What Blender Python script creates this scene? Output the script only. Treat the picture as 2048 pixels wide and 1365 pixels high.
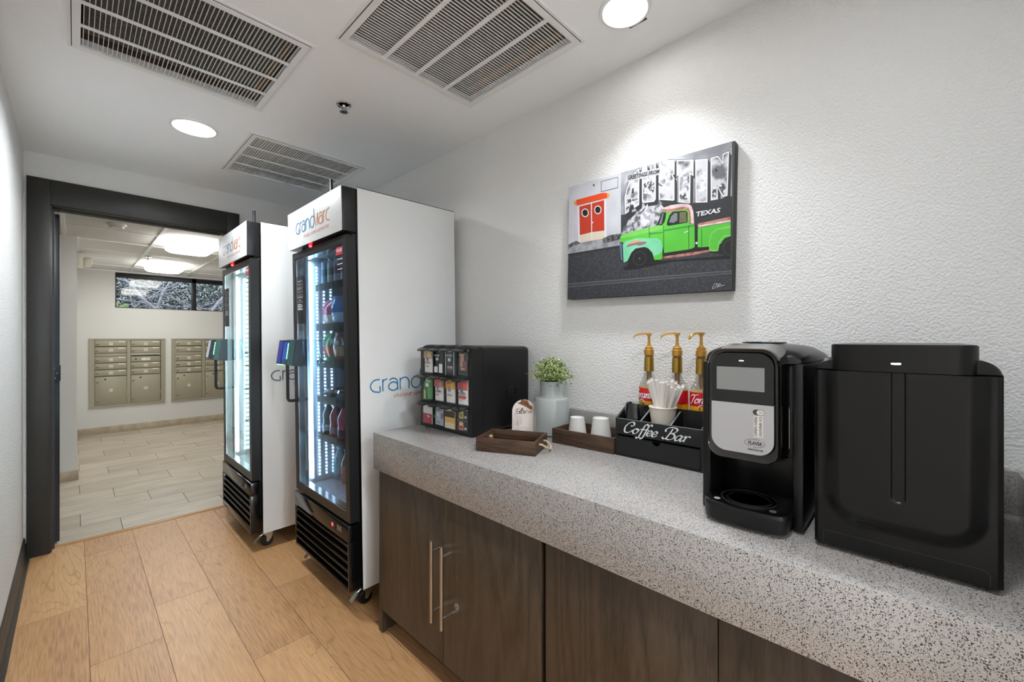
import bpy, bmesh, math, random
from mathutils import Vector, Matrix, noise
from mathutils.geometry import tessellate_polygon
PI = math.pi
SC = bpy.context.scene
COL = SC.collection
for o in list(bpy.data.objects): bpy.data.objects.remove(o)

# ---------------- camera ----------------
CAM_H = 1.30
cam = bpy.data.cameras.new('camera'); cam_o = bpy.data.objects.new('camera', cam); COL.objects.link(cam_o)
cam.sensor_width = 36.0; cam.sensor_fit = 'HORIZONTAL'
cam.lens = 839/2048*36
cam.shift_y = -5.5/2048
cam.clip_start = 0.02; cam.clip_end = 200
cam_o.location = (0, 0, CAM_H)
cam_o.rotation_euler = (PI/2, 0, -math.atan(874/839))
SC.camera = cam_o

# ---------------- view ----------------
SC.view_settings.view_transform = 'Standard'
SC.view_settings.look = 'None'
SC.view_settings.gamma = 1
SC.view_settings.use_curve_mapping = False
SC.view_settings.exposure = 1.68

# ---------------- daylight ----------------
W = bpy.data.worlds.new('world'); SC.world = W; W.use_nodes = True
wn = W.node_tree.nodes; wl = W.node_tree.links
sky = wn.new('ShaderNodeTexSky'); sky.sky_type = 'NISHITA'
sky.sun_elevation = math.radians(48); sky.sun_rotation = math.radians(200); sky.sun_disc = False
wl.new(sky.outputs[0], wn['Background'].inputs[0]); wn['Background'].inputs[1].default_value = 0.24
sun = bpy.data.lights.new('sun', 'SUN'); sun.energy = .5; sun.angle = 0.02
sun_o = bpy.data.objects.new('sun', sun); COL.objects.link(sun_o)
sun_o.rotation_euler = (math.radians(38), math.radians(12), 0); sun_o.location = (0, 9, 6)

CEIL = 2.41; WX = 1.55; LX = -0.21; FY = 3.78; CT = 0.885; BZ = 2.235; BY = 7.97

def lamp(name, loc, size, power, color=(1, 1, 1), spread=180, rot=(0, 0, 0), shape='DISK', sy=None):
    l = bpy.data.lights.new(name, 'AREA'); l.shape = shape; l.size = size
    if sy: l.size_y = sy
    l.energy = power; l.color = color; l.spread = math.radians(spread)
    o = bpy.data.objects.new(name, l); COL.objects.link(o); o.location = loc; o.rotation_euler = rot
    return o
WARM = (.90, 0.957, 1.0)
# lights of the two recessed downlights in view, and two added unseen ones that brighten the room
DL = [(0.435, 2.735), (1.284, 0.705)]
lamp('downlight_glow', (DL[0][0], DL[0][1], CEIL-.014), .18, 5.6, WARM, 160)
sp = bpy.data.lights.new('downlight_glow', 'SPOT'); sp.energy = 21; sp.spot_size = math.radians(107); sp.spot_blend = 1; sp.shadow_soft_size = .055; sp.color = WARM
sp_o = bpy.data.objects.new('downlight_glow', sp); COL.objects.link(sp_o); sp_o.location = (DL[1][0], DL[1][1], CEIL-.014)
lamp('downlight_glow', (0.40, 0.12, CEIL-.014), .18, 3.6, WARM, 178)
lamp('downlight_glow', (0.42, -1.9, CEIL-.014), .18, 21, WARM, 178)
# added fill lamp at the made-up glazed door behind the camera
lamp('rear_fill', (0.42, -2.58, 1.15), 1.0, 165, (.78, .895, 1), 180, (PI/2, 0, PI), 'RECTANGLE', 2.0)
# lights of the mail room
lamp('mail_room_glow', (0.80, 5.15, BZ-.10), 0.42, 1.9, (.86, .94, 1), 180, shape='RECTANGLE', sy=.66)
lamp('mail_room_glow', (0.80, 6.90, BZ-.10), 0.42, 1.9, (.86, .94, 1), 180, shape='RECTANGLE', sy=.66)

# ---------------- materials ----------------
def srgb(c):
    if isinstance(c, str): c = tuple(int(c[i:i+2], 16)/255 for i in (0, 2, 4))
    return tuple(x/12.92 if x <= .04045 else ((x+.055)/1.055)**2.4 for x in c)
MATS = {}
def M(name, c='808080', rough=.5, metal=0, emit=None, es=1, spec=.5, coat=0, trans=0, bump=None, var=None, alpha=1, ior=1.45):
    """bump=(scale, strength, distance[, detail]); var=(scale, other_colour, contrast lo, hi)"""
    if name in MATS: return MATS[name]
    m = bpy.data.materials.new(name); m.use_nodes = True; nt = m.node_tree; b = nt.nodes['Principled BSDF']
    b.inputs['Base Color'].default_value = (*srgb(c), 1)
    b.inputs['Roughness'].default_value = rough; b.inputs['Metallic'].default_value = metal
    b.inputs['Specular IOR Level'].default_value = spec; b.inputs['IOR'].default_value = ior
    b.inputs['Coat Weight'].default_value = coat; b.inputs['Coat Roughness'].default_value = .05
    b.inputs['Transmission Weight'].default_value = trans; b.inputs['Alpha'].default_value = alpha
    if emit: b.inputs['Emission Color'].default_value = (*srgb(emit), 1); b.inputs['Emission Strength'].default_value = es
    if bump or var:
        tc = nt.nodes.new('ShaderNodeTexCoord')
    if var:
        n = nt.nodes.new('ShaderNodeTexNoise'); n.inputs['Scale'].default_value = var[0]; n.inputs['Detail'].default_value = 5
        nt.links.new(tc.outputs['Object'], n.inputs['Vector'])
        r = nt.nodes.new('ShaderNodeValToRGB'); r.color_ramp.elements[0].position = var[2]; r.color_ramp.elements[1].position = var[3]
        r.color_ramp.elements[0].color = (*srgb(c), 1); r.color_ramp.elements[1].color = (*srgb(var[1]), 1)
        nt.links.new(n.outputs['Fac'], r.inputs['Fac']); nt.links.new(r.outputs['Color'], b.inputs['Base Color'])
    if bump:
        n = nt.nodes.new('ShaderNodeTexNoise'); n.inputs['Scale'].default_value = bump[0]
        n.inputs['Detail'].default_value = bump[3] if len(bump) > 3 else 3
        nt.links.new(tc.outputs['Object'], n.inputs['Vector'])
        bp = nt.nodes.new('ShaderNodeBump'); bp.inputs['Strength'].default_value = bump[1]; bp.inputs['Distance'].default_value = bump[2]
        nt.links.new(n.outputs['Fac'], bp.inputs['Height']); nt.links.new(bp.outputs['Normal'], b.inputs['Normal'])
    MATS[name] = m
    return m
def pane_mat(name, tint='ffffff', rough=0.02, refl=1.0):
    """thin sheet glass: clear, with a Fresnel reflection"""
    if name in MATS: return MATS[name]
    m = bpy.data.materials.new(name); m.use_nodes = True; nt = m.node_tree; nt.nodes.clear()
    out = nt.nodes.new('ShaderNodeOutputMaterial'); mx = nt.nodes.new('ShaderNodeMixShader')
    t = nt.nodes.new('ShaderNodeBsdfTransparent'); t.inputs[0].default_value = (*srgb(tint), 1)
    g = nt.nodes.new('ShaderNodeBsdfGlossy'); g.inputs['Roughness'].default_value = rough
    f = nt.nodes.new('ShaderNodeFresnel'); f.inputs['IOR'].default_value = 1.5
    mu = nt.nodes.new('ShaderNodeMath'); mu.operation = 'MULTIPLY'; mu.inputs[1].default_value = refl
    gm = nt.nodes.new('ShaderNodeNewGeometry'); iv = nt.nodes.new('ShaderNodeMath'); iv.operation = 'SUBTRACT'; iv.inputs[0].default_value = 1; iv.use_clamp = True
    m2 = nt.nodes.new('ShaderNodeMath'); m2.operation = 'MULTIPLY'; nt.links.new(gm.outputs['Backfacing'], iv.inputs[1])
    nt.links.new(f.outputs[0], mu.inputs[0]); nt.links.new(mu.outputs[0], m2.inputs[0]); nt.links.new(iv.outputs[0], m2.inputs[1]); nt.links.new(m2.outputs[0], mx.inputs[0])
    nt.links.new(t.outputs[0], mx.inputs[1]); nt.links.new(g.outputs[0], mx.inputs[2]); nt.links.new(mx.outputs[0], out.inputs[0])
    MATS[name] = m
    return m

def stipple(name, c, scale, strength, dist):
    m = M(name, c, .75, spec=.25)
    nt = m.node_tree; b = nt.nodes['Principled BSDF']
    tc = nt.nodes.new('ShaderNodeTexCoord')
    a = nt.nodes.new('ShaderNodeTexNoise'); a.inputs['Scale'].default_value = scale; a.inputs['Detail'].default_value = 2.5; a.inputs['Roughness'].default_value = .55
    v = nt.nodes.new('ShaderNodeTexVoronoi'); v.feature = 'SMOOTH_F1'; v.inputs['Scale'].default_value = scale*.8; v.inputs['Smoothness'].default_value = .7
    nt.links.new(tc.outputs['Object'], a.inputs['Vector']); nt.links.new(tc.outputs['Object'], v.inputs['Vector'])
    mm = nt.nodes.new('ShaderNodeMath'); mm.operation = 'SUBTRACT'
    nt.links.new(a.outputs['Fac'], mm.inputs[0]); nt.links.new(v.outputs['Distance'], mm.inputs[1])
    bp = nt.nodes.new('ShaderNodeBump'); bp.inputs['Strength'].default_value = strength; bp.inputs['Distance'].default_value = dist
    nt.links.new(mm.outputs[0], bp.inputs['Height']); nt.links.new(bp.outputs['Normal'], b.inputs['Normal'])
    return m
WALL = stipple('wall_paint', 'dedddb', 190, .6, .003)
CEILM = stipple('ceiling_paint', 'f4f6f8', 110, .15, .002)
BWALL = M('mail_room_paint', 'd0cec9', .6, bump=(90, .12, .001))
TRIMM = M('dark_trim_paint', '2b2b28', .45, bump=(200, .1, .0005))
LEAFM = M('dark_door_paint', '2c3036', .35)
TILEC = M('ceiling_tile', 'dddcd8', .9, bump=(400, .2, .0006))
TBAR = M('tee_bar_white', 'ececea', .4)
BLK = M('black_plastic', '121213', .38, spec=.4)
BLKG = M('black_gloss', '080808', .08, coat=.5)
BLKS = M('black_satin', '111214', .3)
DKM = M('very_dark', '050505', .6)
CHR = M('chrome', 'd0d2d4', .15, 1)
STEEL = M('brushed_steel', 'b9b4aa', .32, 1)
WHT = M('white_laminate', 'd8d9d9', .42, spec=.5)
PAPER = M('white_paper', 'efede9', .7)

def wood_floor():
    m = bpy.data.materials.new('oak_planks'); m.use_nodes = True; nt = m.node_tree; b = nt.nodes['Principled BSDF']; L = nt.links
    uv = nt.nodes.new('ShaderNodeUVMap'); uv.uv_map = 'grain'
    at = nt.nodes.new('ShaderNodeAttribute'); at.attribute_name = 'plank_tone'
    mp = nt.nodes.new('ShaderNodeMapping'); mp.inputs['Scale'].default_value = (1, .16, 1); L.new(uv.outputs[0], mp.inputs[0])
    n0 = nt.nodes.new('ShaderNodeTexNoise'); n0.inputs['Scale'].default_value = 5.5; n0.inputs['Detail'].default_value = 2.5; n0.inputs['Distortion'].default_value = .5
    L.new(mp.outputs[0], n0.inputs['Vector'])
    # cathedral grain: bands of the low noise
    mul = nt.nodes.new('ShaderNodeMath'); mul.operation = 'MULTIPLY'; mul.inputs[1].default_value = 34; L.new(n0.outputs['Fac'], mul.inputs[0])
    pg = nt.nodes.new('ShaderNodeMath'); pg.operation = 'PINGPONG'; pg.inputs[1].default_value = 1; L.new(mul.outputs[0], pg.inputs[0])
    mp2 = nt.nodes.new('ShaderNodeMapping'); mp2.inputs['Scale'].default_value = (1, .05, 1); L.new(uv.outputs[0], mp2.inputs[0])
    n1 = nt.nodes.new('ShaderNodeTexNoise'); n1.inputs['Scale'].default_value = 170; n1.inputs['Detail'].default_value = 4; L.new(mp2.outputs[0], n1.inputs['Vector'])
    n2 = nt.nodes.new('ShaderNodeTexNoise'); n2.inputs['Scale'].default_value = 3.2; n2.inputs['Detail'].default_value = 3; L.new(mp.outputs[0], n2.inputs['Vector'])
    r = nt.nodes.new('ShaderNodeValToRGB'); e = r.color_ramp.elements
    e[0].position = .42; e[0].color = (*srgb('8e6546'), 1); e[1].position = .95; e[1].color = (*srgb('c79c6c'), 1)
    x = e.new(.68); x.color = (*srgb('b78a5c'), 1)
    # factor = low noise + fine grain + tone
    a1 = nt.nodes.new('ShaderNodeMath'); a1.operation = 'MULTIPLY_ADD'; a1.inputs[1].default_value = .8; L.new(n1.outputs['Fac'], a1.inputs[0])
    s1 = nt.nodes.new('ShaderNodeMath'); s1.operation = 'MULTIPLY'; s1.inputs[1].default_value = .62; L.new(n2.outputs['Fac'], s1.inputs[0]); L.new(s1.outputs[0], a1.inputs[2])
    a2 = nt.nodes.new('ShaderNodeMath'); a2.operation = 'ADD'; L.new(a1.outputs[0], a2.inputs[0]); L.new(at.outputs['Fac'], a2.inputs[1])
    L.new(a2.outputs[0], r.inputs['Fac'])
    mix = nt.nodes.new('ShaderNodeMix'); mix.data_type = 'RGBA'; mix.blend_type = 'MULTIPLY'
    gr = nt.nodes.new('ShaderNodeMapRange'); gr.inputs[1].default_value = 0; gr.inputs[2].default_value = .22; gr.inputs[3].default_value = .36; gr.inputs[4].default_value = 0; L.new(pg.outputs[0], gr.inputs[0])
    ms = nt.nodes.new('ShaderNodeMath'); ms.operation = 'MULTIPLY'; L.new(gr.outputs[0], ms.inputs[0])
    mk = nt.nodes.new('ShaderNodeMapRange'); mk.inputs[1].default_value = .42; mk.inputs[2].default_value = .6; L.new(n2.outputs['Fac'], mk.inputs[0]); L.new(mk.outputs[0], ms.inputs[1])
    L.new(ms.outputs[0], mix.inputs['Factor']); L.new(r.outputs['Color'], mix.inputs['A']); mix.inputs['B'].default_value = (*srgb('8a6a50'), 1)
    # knots
    kn = nt.nodes.new('ShaderNodeTexVoronoi'); kn.inputs['Scale'].default_value = 2.6
    mp3 = nt.nodes.new('ShaderNodeMapping'); mp3.inputs['Scale'].default_value = (1, .6, 1); L.new(uv.outputs[0], mp3.inputs[0]); L.new(mp3.outputs[0], kn.inputs['Vector'])
    kr = nt.nodes.new('ShaderNodeMapRange'); kr.inputs[1].default_value = .012; kr.inputs[2].default_value = .06; kr.inputs[3].default_value = .55; kr.inputs[4].default_value = 0; L.new(kn.outputs['Distance'], kr.inputs[0])
    mix2 = nt.nodes.new('ShaderNodeMix'); mix2.data_type = 'RGBA'; L.new(kr.outputs[0], mix2.inputs['Factor']); L.new(mix.outputs['Result'], mix2.inputs['A']); mix2.inputs['B'].default_value = (*srgb('6b4a34'), 1)
    L.new(mix2.outputs['Result'], b.inputs['Base Color']); b.inputs['Roughness'].default_value = .42
    bp = nt.nodes.new('ShaderNodeBump'); bp.inputs['Strength'].default_value = .15; bp.inputs['Distance'].default_value = .001
    L.new(n1.outputs['Fac'], bp.inputs['Height']); L.new(bp.outputs['Normal'], b.inputs['Normal'])
    return m
OAK = wood_floor()
def tile_floor():
    m = bpy.data.materials.new('beige_floor_tile'); m.use_nodes = True; nt = m.node_tree; b = nt.nodes['Principled BSDF']; L = nt.links
    uv = nt.nodes.new('ShaderNodeUVMap'); uv.uv_map = 'grain'
    at = nt.nodes.new('ShaderNodeAttribute'); at.attribute_name = 'plank_tone'
    mp = nt.nodes.new('ShaderNodeMapping'); mp.inputs['Scale'].default_value = (.35, 1, 1); L.new(uv.outputs[0], mp.inputs[0])
    n = nt.nodes.new('ShaderNodeTexNoise'); n.inputs['Scale'].default_value = 9; n.inputs['Detail'].default_value = 6; L.new(mp.outputs[0], n.inputs['Vector'])
    a = nt.nodes.new('ShaderNodeMath'); a.operation = 'ADD'; L.new(n.outputs['Fac'], a.inputs[0]); L.new(at.outputs['Fac'], a.inputs[1])
    r = nt.nodes.new('ShaderNodeValToRGB'); e = r.color_ramp.elements
    e[0].position = .3; e[0].color = (*srgb('a69a86'), 1); e[1].position = .75; e[1].color = (*srgb('c2b6a3'), 1)
    L.new(a.outputs[0], r.inputs['Fac']); L.new(r.outputs['Color'], b.inputs['Base Color']); b.inputs['Roughness'].default_value = .42
    return m
TILE = tile_floor()
def quartz():
    m = bpy.data.materials.new('speckled_quartz'); m.use_nodes = True; nt = m.node_tree; b = nt.nodes['Principled BSDF']; L = nt.links
    tc = nt.nodes.new('ShaderNodeTexCoord')
    base = nt.nodes.new('ShaderNodeRGB'); base.outputs[0].default_value = (*srgb('9b9795'), 1)
    cur = base.outputs[0]
    for sc, thr, col, keep in ((330, .20, '7d746d', .5), (520, .2, 'b9b2a8', .5), (265, .17, '2c2a2c', .62), (430, .24, '302d2c', .66), (260, .11, 'c4bdb4', .95), (200, .15, '232325', .88)):
        v = nt.nodes.new('ShaderNodeTexVoronoi'); v.inputs['Scale'].default_value = sc; L.new(tc.outputs['Object'], v.inputs['Vector'])
        sp = nt.nodes.new('ShaderNodeSeparateColor'); L.new(v.outputs['Color'], sp.inputs[0])
        lt = nt.nodes.new('ShaderNodeMath'); lt.operation = 'LESS_THAN'; lt.inputs[1].default_value = thr+.12; L.new(v.outputs['Distance'], lt.inputs[0])
        gt = nt.nodes.new('ShaderNodeMath'); gt.operation = 'GREATER_THAN'; gt.inputs[1].default_value = keep; L.new(sp.outputs[0], gt.inputs[0])
        mu = nt.nodes.new('ShaderNodeMath'); mu.operation = 'MULTIPLY'; L.new(lt.outputs[0], mu.inputs[0]); L.new(gt.outputs[0], mu.inputs[1])
        mx = nt.nodes.new('ShaderNodeMix'); mx.data_type = 'RGBA'; L.new(mu.outputs[0], mx.inputs['Factor']); L.new(cur, mx.inputs['A']); mx.inputs['B'].default_value = (*srgb(col), 1)
        cur = mx.outputs['Result']
    L.new(cur, b.inputs['Base Color']); b.inputs['Roughness'].default_value = .16
    return m
QUARTZ = quartz()
def dark_wood(name, c1, c2, axis, sc=26, rough=.38):
    """axis: index of the grain direction in object space"""
    m = bpy.data.materials.new(name); m.use_nodes = True; nt = m.node_tree; b = nt.nodes['Principled BSDF']; L = nt.links
    tc = nt.nodes.new('ShaderNodeTexCoord'); mp = nt.nodes.new('ShaderNodeMapping')
    s = [1, 1, 1]; s[axis] = .1; mp.inputs['Scale'].default_value = s; L.new(tc.outputs['Object'], mp.inputs[0])
    n0 = nt.nodes.new('ShaderNodeTexNoise'); n0.inputs['Scale'].default_value = sc*.22; n0.inputs['Detail'].default_value = 2; L.new(mp.outputs[0], n0.inputs['Vector'])
    mul = nt.nodes.new('ShaderNodeMath'); mul.operation = 'MULTIPLY'; mul.inputs[1].default_value = 22; L.new(n0.outputs['Fac'], mul.inputs[0])
    pg = nt.nodes.new('ShaderNodeMath'); pg.operation = 'PINGPONG'; pg.inputs[1].default_value = 1; L.new(mul.outputs[0], pg.inputs[0])
    n1 = nt.nodes.new('ShaderNodeTexNoise'); n1.inputs['Scale'].default_value = sc*8; n1.inputs['Detail'].default_value = 3; L.new(mp.outputs[0], n1.inputs['Vector'])
    ad = nt.nodes.new('ShaderNodeMath'); ad.operation = 'MULTIPLY_ADD'; ad.inputs[1].default_value = .45; L.new(pg.outputs[0], ad.inputs[0]); L.new(n1.outputs['Fac'], ad.inputs[2])
    r = nt.nodes.new('ShaderNodeValToRGB'); e = r.color_ramp.elements
    e[0].position = .35; e[0].color = (*srgb(c1), 1); e[1].position = 1.0; e[1].color = (*srgb(c2), 1)
    L.new(ad.outputs[0], r.inputs['Fac']); L.new(r.outputs['Color'], b.inputs['Base Color']); b.inputs['Roughness'].default_value = rough
    return m
CABW = dark_wood('espresso_veneer', '2e251d', '4a3e31', 2)
TRAYW = dark_wood('walnut_stain', '291b12', '523a28', 0, 60, .5)
TRAYY = dark_wood('walnut_stain_cross', '291b12', '523a28', 1, 60, .5)

# ---------------- mesh building ----------------
class MB:
    def __init__(s): s.v = []; s.f = []; s.m = []; s.sm = []; s.mats = []
    def mi(s, mat):
        if mat not in s.mats: s.mats.append(mat)
        return s.mats.index(mat)
    def add(s, vs, fs, mat, smooth=False, T=None):
        b = len(s.v); k = s.mi(mat)
        for p in vs:
            p = Vector(p); s.v.append(T @ p if T else p)
        for f in fs: s.f.append([b+i for i in f]); s.m.append(k); s.sm.append(smooth)
        return s
    def box(s, a, b, mat, bev=0, T=None, seg=2):
        x0, y0, z0 = (min(a[i], b[i]) for i in range(3)); x1, y1, z1 = (max(a[i], b[i]) for i in range(3))
        if bev <= 0:
            vs = [(x0,y0,z0),(x1,y0,z0),(x1,y1,z0),(x0,y1,z0),(x0,y0,z1),(x1,y0,z1),(x1,y1,z1),(x0,y1,z1)]
            return s.add(vs, [(0,3,2,1),(4,5,6,7),(0,1,5,4),(1,2,6,5),(2,3,7,6),(3,0,4,7)], mat, False, T)
        bm = bmesh.new(); bmesh.ops.create_cube(bm, size=1)
        for v in bm.verts: v.co = Vector(((x0+x1)/2+v.co.x*(x1-x0), (y0+y1)/2+v.co.y*(y1-y0), (z0+z1)/2+v.co.z*(z1-z0)))
        bmesh.ops.bevel(bm, geom=bm.edges[:], offset=min(bev, .49*min(x1-x0, y1-y0, z1-z0)), segments=seg, affect='EDGES', profile=.5)
        return s.bm(bm, mat, True, T)
    def bm(s, bm, mat, smooth=True, T=None):
        bm.verts.ensure_lookup_table(); bm.verts.index_update()
        s.add([v.co.copy() for v in bm.verts], [[v.index for v in f.verts] for f in bm.faces], mat, smooth, T); bm.free(); return s
    def prism(s, poly, d0, d1, mat, axis='z', smooth=False, T=None):
        """poly of 2-D points extruded along axis: z -> (x,y), y -> (x,z), x -> (y,z)"""
        n = len(poly)
        def P(p, d): return {'z': (p[0], p[1], d), 'y': (p[0], d, p[1]), 'x': (d, p[0], p[1])}[axis]
        vs = [P(p, d0) for p in poly]+[P(p, d1) for p in poly]
        tri = tessellate_polygon([[Vector((p[0], p[1], 0)) for p in poly]])
        fs = [tuple(t) for t in tri]+[tuple(i+n for i in reversed(t)) for t in tri]
        s.add(vs, fs, mat, False, T)
        return s.add(vs, [(i, (i+1) % n, n+(i+1) % n, n+i) for i in range(n)], mat, smooth, T)
    def loft(s, secs, mat, cap=True, smooth=True, T=None, closed=True):
        n = len(secs[0]); vs = [p for q in secs for p in q]; fs = []
        for k in range(len(secs)-1):
            for i in range(n if closed else n-1):
                j = (i+1) % n; fs.append((k*n+i, k*n+j, (k+1)*n+j, (k+1)*n+i))
        s.add(vs, fs, mat, smooth, T)
        if cap:
            s.add(secs[0], [tuple(range(n))], mat, False, T); s.add(secs[-1], [tuple(range(n))], mat, False, T)
        return s
    def lathe(s, prof, mat, c=(0, 0, 0), n=32, axis='z', T=None, smooth=True):
        secs = []
        for r, h in prof:
            q = []
            for i in range(n):
                a = 2*PI*i/n; x, y = r*math.cos(a), r*math.sin(a)
                p = {'z': (x, y, h), 'x': (h, x, y), 'y': (x, h, y)}[axis]
                q.append((p[0]+c[0], p[1]+c[1], p[2]+c[2]))
            secs.append(q)
        return s.loft(secs, mat, prof[0][0] > 1e-5 and prof[0] != prof[-1], smooth, T)
    def tube(s, pts, r, mat, n=10, T=None, closed=False):
        pts = [Vector(p) for p in pts]; secs = []; N = len(pts)
        t0 = (pts[1]-pts[0]).normalized(); up = Vector((0, 0, 1)) if abs(t0.z) < .9 else Vector((1, 0, 0))
        nrm = t0.cross(up).normalized()
        for i, p in enumerate(pts):
            t = ((pts[min(i+1, N-1)]-pts[max(i-1, 0)])).normalized()
            nrm = (nrm-t*nrm.dot(t)).normalized(); bn = t.cross(nrm)
            rr = r[i] if isinstance(r, (list, tuple)) else r
            secs.append([p+(nrm*math.cos(2*PI*k/n)+bn*math.sin(2*PI*k/n))*rr for k in range(n)])
        return s.loft(secs, mat, True, True, T)
    def flat(s, polys, O, U, V, mat, N=None, off=0):
        """2-D polygons laid on the plane O + u U + v V, raised by off along N"""
        O, U, V = Vector(O), Vector(U), Vector(V); N = (N and Vector(N)) or U.cross(V).normalized()
        for i, P in enumerate(polys):
            vs = [O+U*p[0]+V*p[1]+N*(off+(i % 5)*1.2e-5) for p in P]
            tri = tessellate_polygon([[Vector((p[0], p[1], 0)) for p in P]])
            fs = []
            for t in tri:
                nn = (vs[t[1]]-vs[t[0]]).cross(vs[t[2]]-vs[t[0]]); fs.append(tuple(t) if nn.dot(N) > 0 else tuple(reversed(t)))
            s.add(vs, fs, mat)
        return s
def obj(name, mb, parent=None, loc=None, rot=None, label=None, fix=True):
    me = bpy.data.meshes.new(name)
    me.from_pydata([tuple(v) for v in mb.v], [], mb.f)
    for m in mb.mats: me.materials.append(m)
    me.polygons.foreach_set('material_index', mb.m); me.polygons.foreach_set('use_smooth', mb.sm)
    if fix:
        bm = bmesh.new(); bm.from_mesh(me); bmesh.ops.remove_doubles(bm, verts=bm.verts, dist=1e-6)
        bmesh.ops.recalc_face_normals(bm, faces=bm.faces); bm.to_mesh(me); bm.free()
    me.update()
    if any(mb.sm):
        try: me.set_sharp_from_angle(angle=math.radians(40))
        except Exception: pass
    o = bpy.data.objects.new(name, me); COL.objects.link(o)
    if parent: o.parent = parent
    if loc: o.location = loc
    if rot: o.rotation_euler = rot
    if label: o['label'] = label
    return o
def thing(name, label, cat, loc=(0, 0, 0), rot=(0, 0, 0), group=None):
    o = bpy.data.objects.new(name, None); COL.objects.link(o); o.empty_display_size = .05
    o.location = loc; o.rotation_euler = rot; o['label'] = label; o['category'] = cat
    if group: o['group'] = group
    return o
def tag(o, label, cat, group=None, kind=None):
    o['label'] = label; o['category'] = cat
    if group: o['group'] = group
    if kind: o['kind'] = kind
    return o
def struct(name, mb, label=None, fix=True):
    o = obj(name, mb, fix=fix); o['kind'] = 'structure'
    if label: o['label'] = label
    return o
def dup(root, loc=None, rot=None, label=None):
    r = root.copy(); COL.objects.link(r)
    if loc: r.location = loc
    if rot: r.rotation_euler = rot
    if label: r['label'] = label
    for ch in list(root.children):
        c = ch.copy(); COL.objects.link(c); c.parent = r
        for g in list(ch.children):
            d = g.copy(); COL.objects.link(d); d.parent = c
    return r
def slab(mb, u0, u1, v0, v1, holes, w0, w1, mat, axis):
    """plate with rectangular holes; axis = normal direction ('x','y','z')"""
    us = sorted({u0, u1, *[h[0] for h in holes], *[h[1] for h in holes]}); us = [u for u in us if u0 <= u <= u1]
    vs = sorted({v0, v1, *[h[2] for h in holes], *[h[3] for h in holes]}); vs = [v for v in vs if v0 <= v <= v1]
    def solid(i, j):
        if i < 0 or j < 0 or i >= len(us)-1 or j >= len(vs)-1: return False
        a, b = (us[i]+us[i+1])/2, (vs[j]+vs[j+1])/2
        return not any(h[0] < a < h[1] and h[2] < b < h[3] for h in holes)
    def P(u, v, w): return {'z': (u, v, w), 'y': (u, w, v), 'x': (w, u, v)}[axis]
    for i in range(len(us)-1):
        for j in range(len(vs)-1):
            if not solid(i, j): continue
            a, b, c, d = us[i], us[i+1], vs[j], vs[j+1]
            for w in (w0, w1): mb.add([P(a,c,w),P(b,c,w),P(b,d,w),P(a,d,w)], [(0,1,2,3)], mat)
            for (di, dj, e) in ((-1,0,((a,c),(a,d))),(1,0,((b,c),(b,d))),(0,-1,((a,c),(b,c))),(0,1,((a,d),(b,d)))):
                if not solid(i+di, j+dj):
                    (p, q) = e; mb.add([P(*p,w0),P(*q,w0),P(*q,w1),P(*p,w1)], [(0,1,2,3)], mat)
    return mb
def rrect(x0, x1, y0, y1, r, n=6):
    if not isinstance(r, (list, tuple)): r = [r]*4   # corners: (x1,y1),(x0,y1),(x0,y0),(x1,y0)
    P = []
    for k, (cx, cy, sx, sy) in enumerate(((x1,y1,1,1),(x0,y1,-1,1),(x0,y0,-1,-1),(x1,y0,1,-1))):
        rr = max(r[k], 1e-5)
        for i in range(n+1):
            a = PI/2*(k+i/n); P.append((cx-sx*rr+rr*math.cos(a), cy-sy*rr+rr*math.sin(a)))
    return P
def circ(cx, cy, r, n=24, ry=None): return [(cx+r*math.cos(2*PI*i/n), cy+(ry or r)*math.sin(2*PI*i/n)) for i in range(n)]
def smooth_path(P, k=6):
    if len(P) < 3: return P
    R = []
    for i in range(len(P)-1):
        p0, p1, p2, p3 = P[max(i-1, 0)], P[i], P[i+1], P[min(i+2, len(P)-1)]
        for j in range(k):
            t = j/k
            R.append(tuple(.5*((2*p1[a])+(-p0[a]+p2[a])*t+(2*p0[a]-5*p1[a]+4*p2[a]-p3[a])*t*t+(-p0[a]+3*p1[a]-3*p2[a]+p3[a])*t**3) for a in (0, 1)))
    R.append(P[-1]); return R
def stroke(P, w, nib=None, sm=True):
    """list of quads along a path. w width; nib=(min,max,angle) for pen lettering"""
    if sm: P = smooth_path(P)
    Q = []; N = len(P); L = []; Rr = []
    for i in range(N):
        a, b = P[max(i-1, 0)], P[min(i+1, N-1)]
        dx, dy = b[0]-a[0], b[1]-a[1]; l = math.hypot(dx, dy) or 1; dx /= l; dy /= l
        ww = w if nib is None else nib[0]+(nib[1]-nib[0])*abs(math.sin(math.atan2(dy, dx)-nib[2]))**1.5
        L.append((P[i][0]-dy*ww/2, P[i][1]+dx*ww/2)); Rr.append((P[i][0]+dy*ww/2, P[i][1]-dx*ww/2))
    return [[L[i], Rr[i], Rr[i+1], L[i+1]] for i in range(N-1)]
def text_polys(txt, size, align='LEFT', bold=0, shear=0, spacing=1):
    """triangles of a line of text, in 2-D"""
    c = bpy.data.curves.new('lettering', 'FONT'); c.body = txt; c.size = size; c.align_x = align; c.offset = bold; c.shear = shear; c.space_character = spacing
    c.resolution_u = 2
    o = bpy.data.objects.new('lettering', c); me = bpy.data.meshes.new_from_object(o)
    T = [[(me.vertices[i].co.x, me.vertices[i].co.y) for i in p.vertices] for p in me.polygons]
    bpy.data.meshes.remove(me); bpy.data.objects.remove(o); bpy.data.curves.remove(c)
    return T
def bounds(T):
    xs = [p[0] for t in T for p in t]; ys = [p[1] for t in T for p in t]; return min(xs), max(xs), min(ys), max(ys)
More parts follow.
